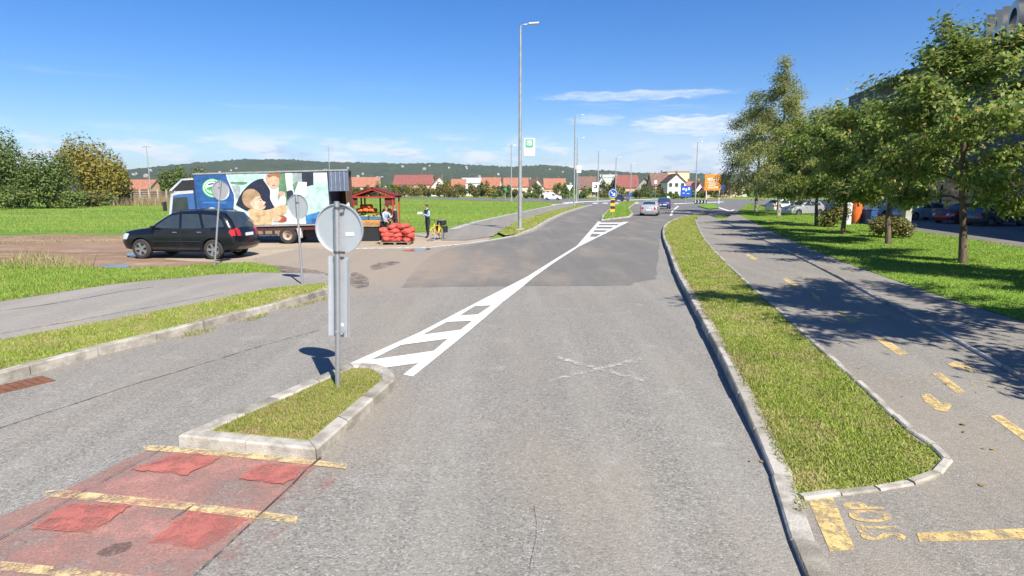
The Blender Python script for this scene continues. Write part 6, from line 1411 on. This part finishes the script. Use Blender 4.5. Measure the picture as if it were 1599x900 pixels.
p = G(1413, 368, .1); t = thing('pillar_sign', 'grey pillar with a cream top panel behind the clipped bushes', 'pillar', (p.x, p.y, .08)); MB().box((0, 0, 1.0), (.34, .34, 2.0), 0, .02).build('shaft', 'concrete', t); MB().box((.0, 0, 2.2), (.5, .36, .42), 0, .02).build('top_panel', 'wall_cream', t)
p = G(1240, 330, .1); t = thing('pillar_sign', 'white square pillar at the parking entrance beside the birches', 'pillar', (p.x, p.y, .0)); MB().box((0, 0, 1.0), (.5, .4, 2.0), 0, .02).build('shaft', 'wall_white', t); MB().box((0, 0, 2.05), (.6, .5, .12)).build('cap', 'concrete', t)
# big store
pm('store_panel', (.030, .038, .060), (.022, .028, .046), .6, .6)
pm('store_letter_side', (.02, .022, .03), (.03, .032, .04), 1, .6); pm('store_letter', (.58, .64, .74), (.50, .56, .66), 1, .4); pm('store_base', (.16, .165, .17), (.12, .125, .13), 1, .5)
dv = Vector((.212, .977)).normalized(); nv = Vector((dv.y, -dv.x)); LAT = 28.; s0, s1, HB = -30., 96., 15.3
M = Matrix(((-dv.x, 0, -nv.x, nv.x * LAT), (-dv.y, 0, -nv.y, nv.y * LAT), (0, 1, 0, 0), (0, 0, 0, 1)))       # x: toward the camera end, y: up, z: out of the facade
ST = thing('store_building', 'large dark store with raised roof letters behind the lawn trees', 'building', (nv.x * LAT, nv.y * LAT, 0))
Mi = Matrix.Translation((-nv.x * LAT, -nv.y * LAT, 0)) @ M
mb = MB(); mb.box((-(s0 + s1) / 2, HB / 2 - .2, -15.2), (s1 - s0, HB - .4, 30)); mb.build('wall', 'store_base', ST, M=Mi)
npn = 21; pw = (s1 - s0) / npn
for k in range(npn):
    for j in range(3):
        z0_ = 3.6 + j * 3.9; MB().box((-(s0 + pw * (k + .5)), z0_ + 1.95, .0), (pw - .03, 3.87, .25)).build('cladding_panel', 'store_panel', ST, M=Mi)
    MB().box((-(s0 + pw * (k + .5)), 1.7, -.12), (pw - .5, 2.9, .1)).build('shop_window', 'glass_dark', ST, M=Mi)
MB().box((-(s0 + s1) / 2, HB + .07, -.1), (s1 - s0 + .3, .14, .7)).build('parapet_cap', 'post_grey', ST, M=Mi)
yO = 49.; sO = yO * 1.0 / .977 * (1 + .0); 
def s_at(u):                                            # where the sight line at column u meets the facade
    x, y, k = ray(u, 45); q = x / y; t = (LAT - .8) / (q * nv.x + nv.y); return t * (q * dv.x + dv.y)
for ch, u in (('A', 1545.5), ('H', 1564.5), ('O', 1587)):
    lo = text_mesh(ch, 4.3, .32, ST, 'letter', 'store_letter', None, bold=.07)
    lo.data.materials.append(MATS['store_letter_side'])
    for pl in lo.data.polygons: pl.material_index = 0 if pl.normal.z > .5 else 1
    lo.data.transform(Mi @ Matrix.Translation((-s_at(u), 14.9, .75)) @ Matrix.Diagonal((.47, 1, 1, 1)))
MB().box((-s_at(1567), 14.2, .28), (8.6, .12, .3)).build('letter_rail', 'steel_dark', ST, M=Mi)

# fallen leaves under the trees, on the paths and in the gutter
blade('leaf_fallen', ((0, (.20, .10, .035)), (.4, (.32, .19, .06)), (.75, (.40, .28, .09)), (1, (.17, .15, .05))), .1)
def litter(name, label, poly, z, n, seed, size=.075):
    nr = np.random.default_rng(seed); a_ = np.array([(p[0], p[1]) for p in poly]); P = nr.uniform(a_.min(0), a_.max(0), (n * 6, 2)); P = P[inpoly(P, a_)][:n]; m = len(P)
    zz = np.array([z(float(x), float(y)) for x, y in P]) if callable(z) else np.full(m, z); th = nr.uniform(0, 6.28, m); s_ = (size * nr.uniform(.5, 1.2, m))[:, None]
    ax_ = np.c_[np.cos(th), np.sin(th), nr.uniform(-.1, .25, m)] * s_; sx2 = np.c_[-np.sin(th), np.cos(th), nr.uniform(-.3, .3, m)] * s_ * .55; C = np.c_[P, zz + .012]
    V = np.stack([C - ax_ * .5, C + sx2 * .5, C + ax_ * .5, C - sx2 * .5], 1).reshape(-1, 3); q = np.arange(m)[:, None] * 4
    tag(np_object(name, V, np.concatenate([q, q + 1, q + 2, q + 3], 1), 'leaf_fallen'), label, 'leaves', kind='stuff')
litter('fallen_leaves', 'brown leaves fallen on the right cycle path and footway', GL([(1260, 790), (1599, 760), (1680, 560), (1300, 400), (1120, 350), (1110, 380), (1300, 560), (1475, 690)], .15), lambda x, y: zR(x, y) + (.045 if x > 3.2 + .32 * y + 2.6 else 0), 220, 71)
litter('gutter_leaves', 'dry leaves lying along the right-hand gutter', [p + Vector((-.02, 0)) for p in KRs if 4 < p.y < 45] + [p + Vector((-.32, 0)) for p in reversed(KRs) if 4 < p.y < 45], .004, 170, 72, .06)
litter('lawn_leaves', 'brown leaves scattered on the lawn grass', lawn_e + park_e[::-1], .235, 700, 73, .1)
# ------------------------------------------------------------------ HAZE
hz_ = MB(); hz_.box((0, 2200, 109), (10200, 4960, 220)); ho = hz_.build('haze', 'sign_white'); ho.data.materials.clear()
hm = bpy.data.materials.new('haze_air'); hm.use_nodes = True; ht = NT(hm.node_tree)
for nd in list(hm.node_tree.nodes): hm.node_tree.nodes.remove(nd)
pv = ht.n('ShaderNodeVolumePrincipled', {'Color': (.80, .88, 1.0), 'Density': .00009, 'Anisotropy': .2}); ht.L(pv.outputs[0], ht.n('ShaderNodeOutputMaterial').inputs['Volume'])
ho.data.materials.append(hm); ho['kind'] = 'stuff'; ho['label'] = 'thin pale haze over the whole valley'; ho.display_type = 'WIRE'
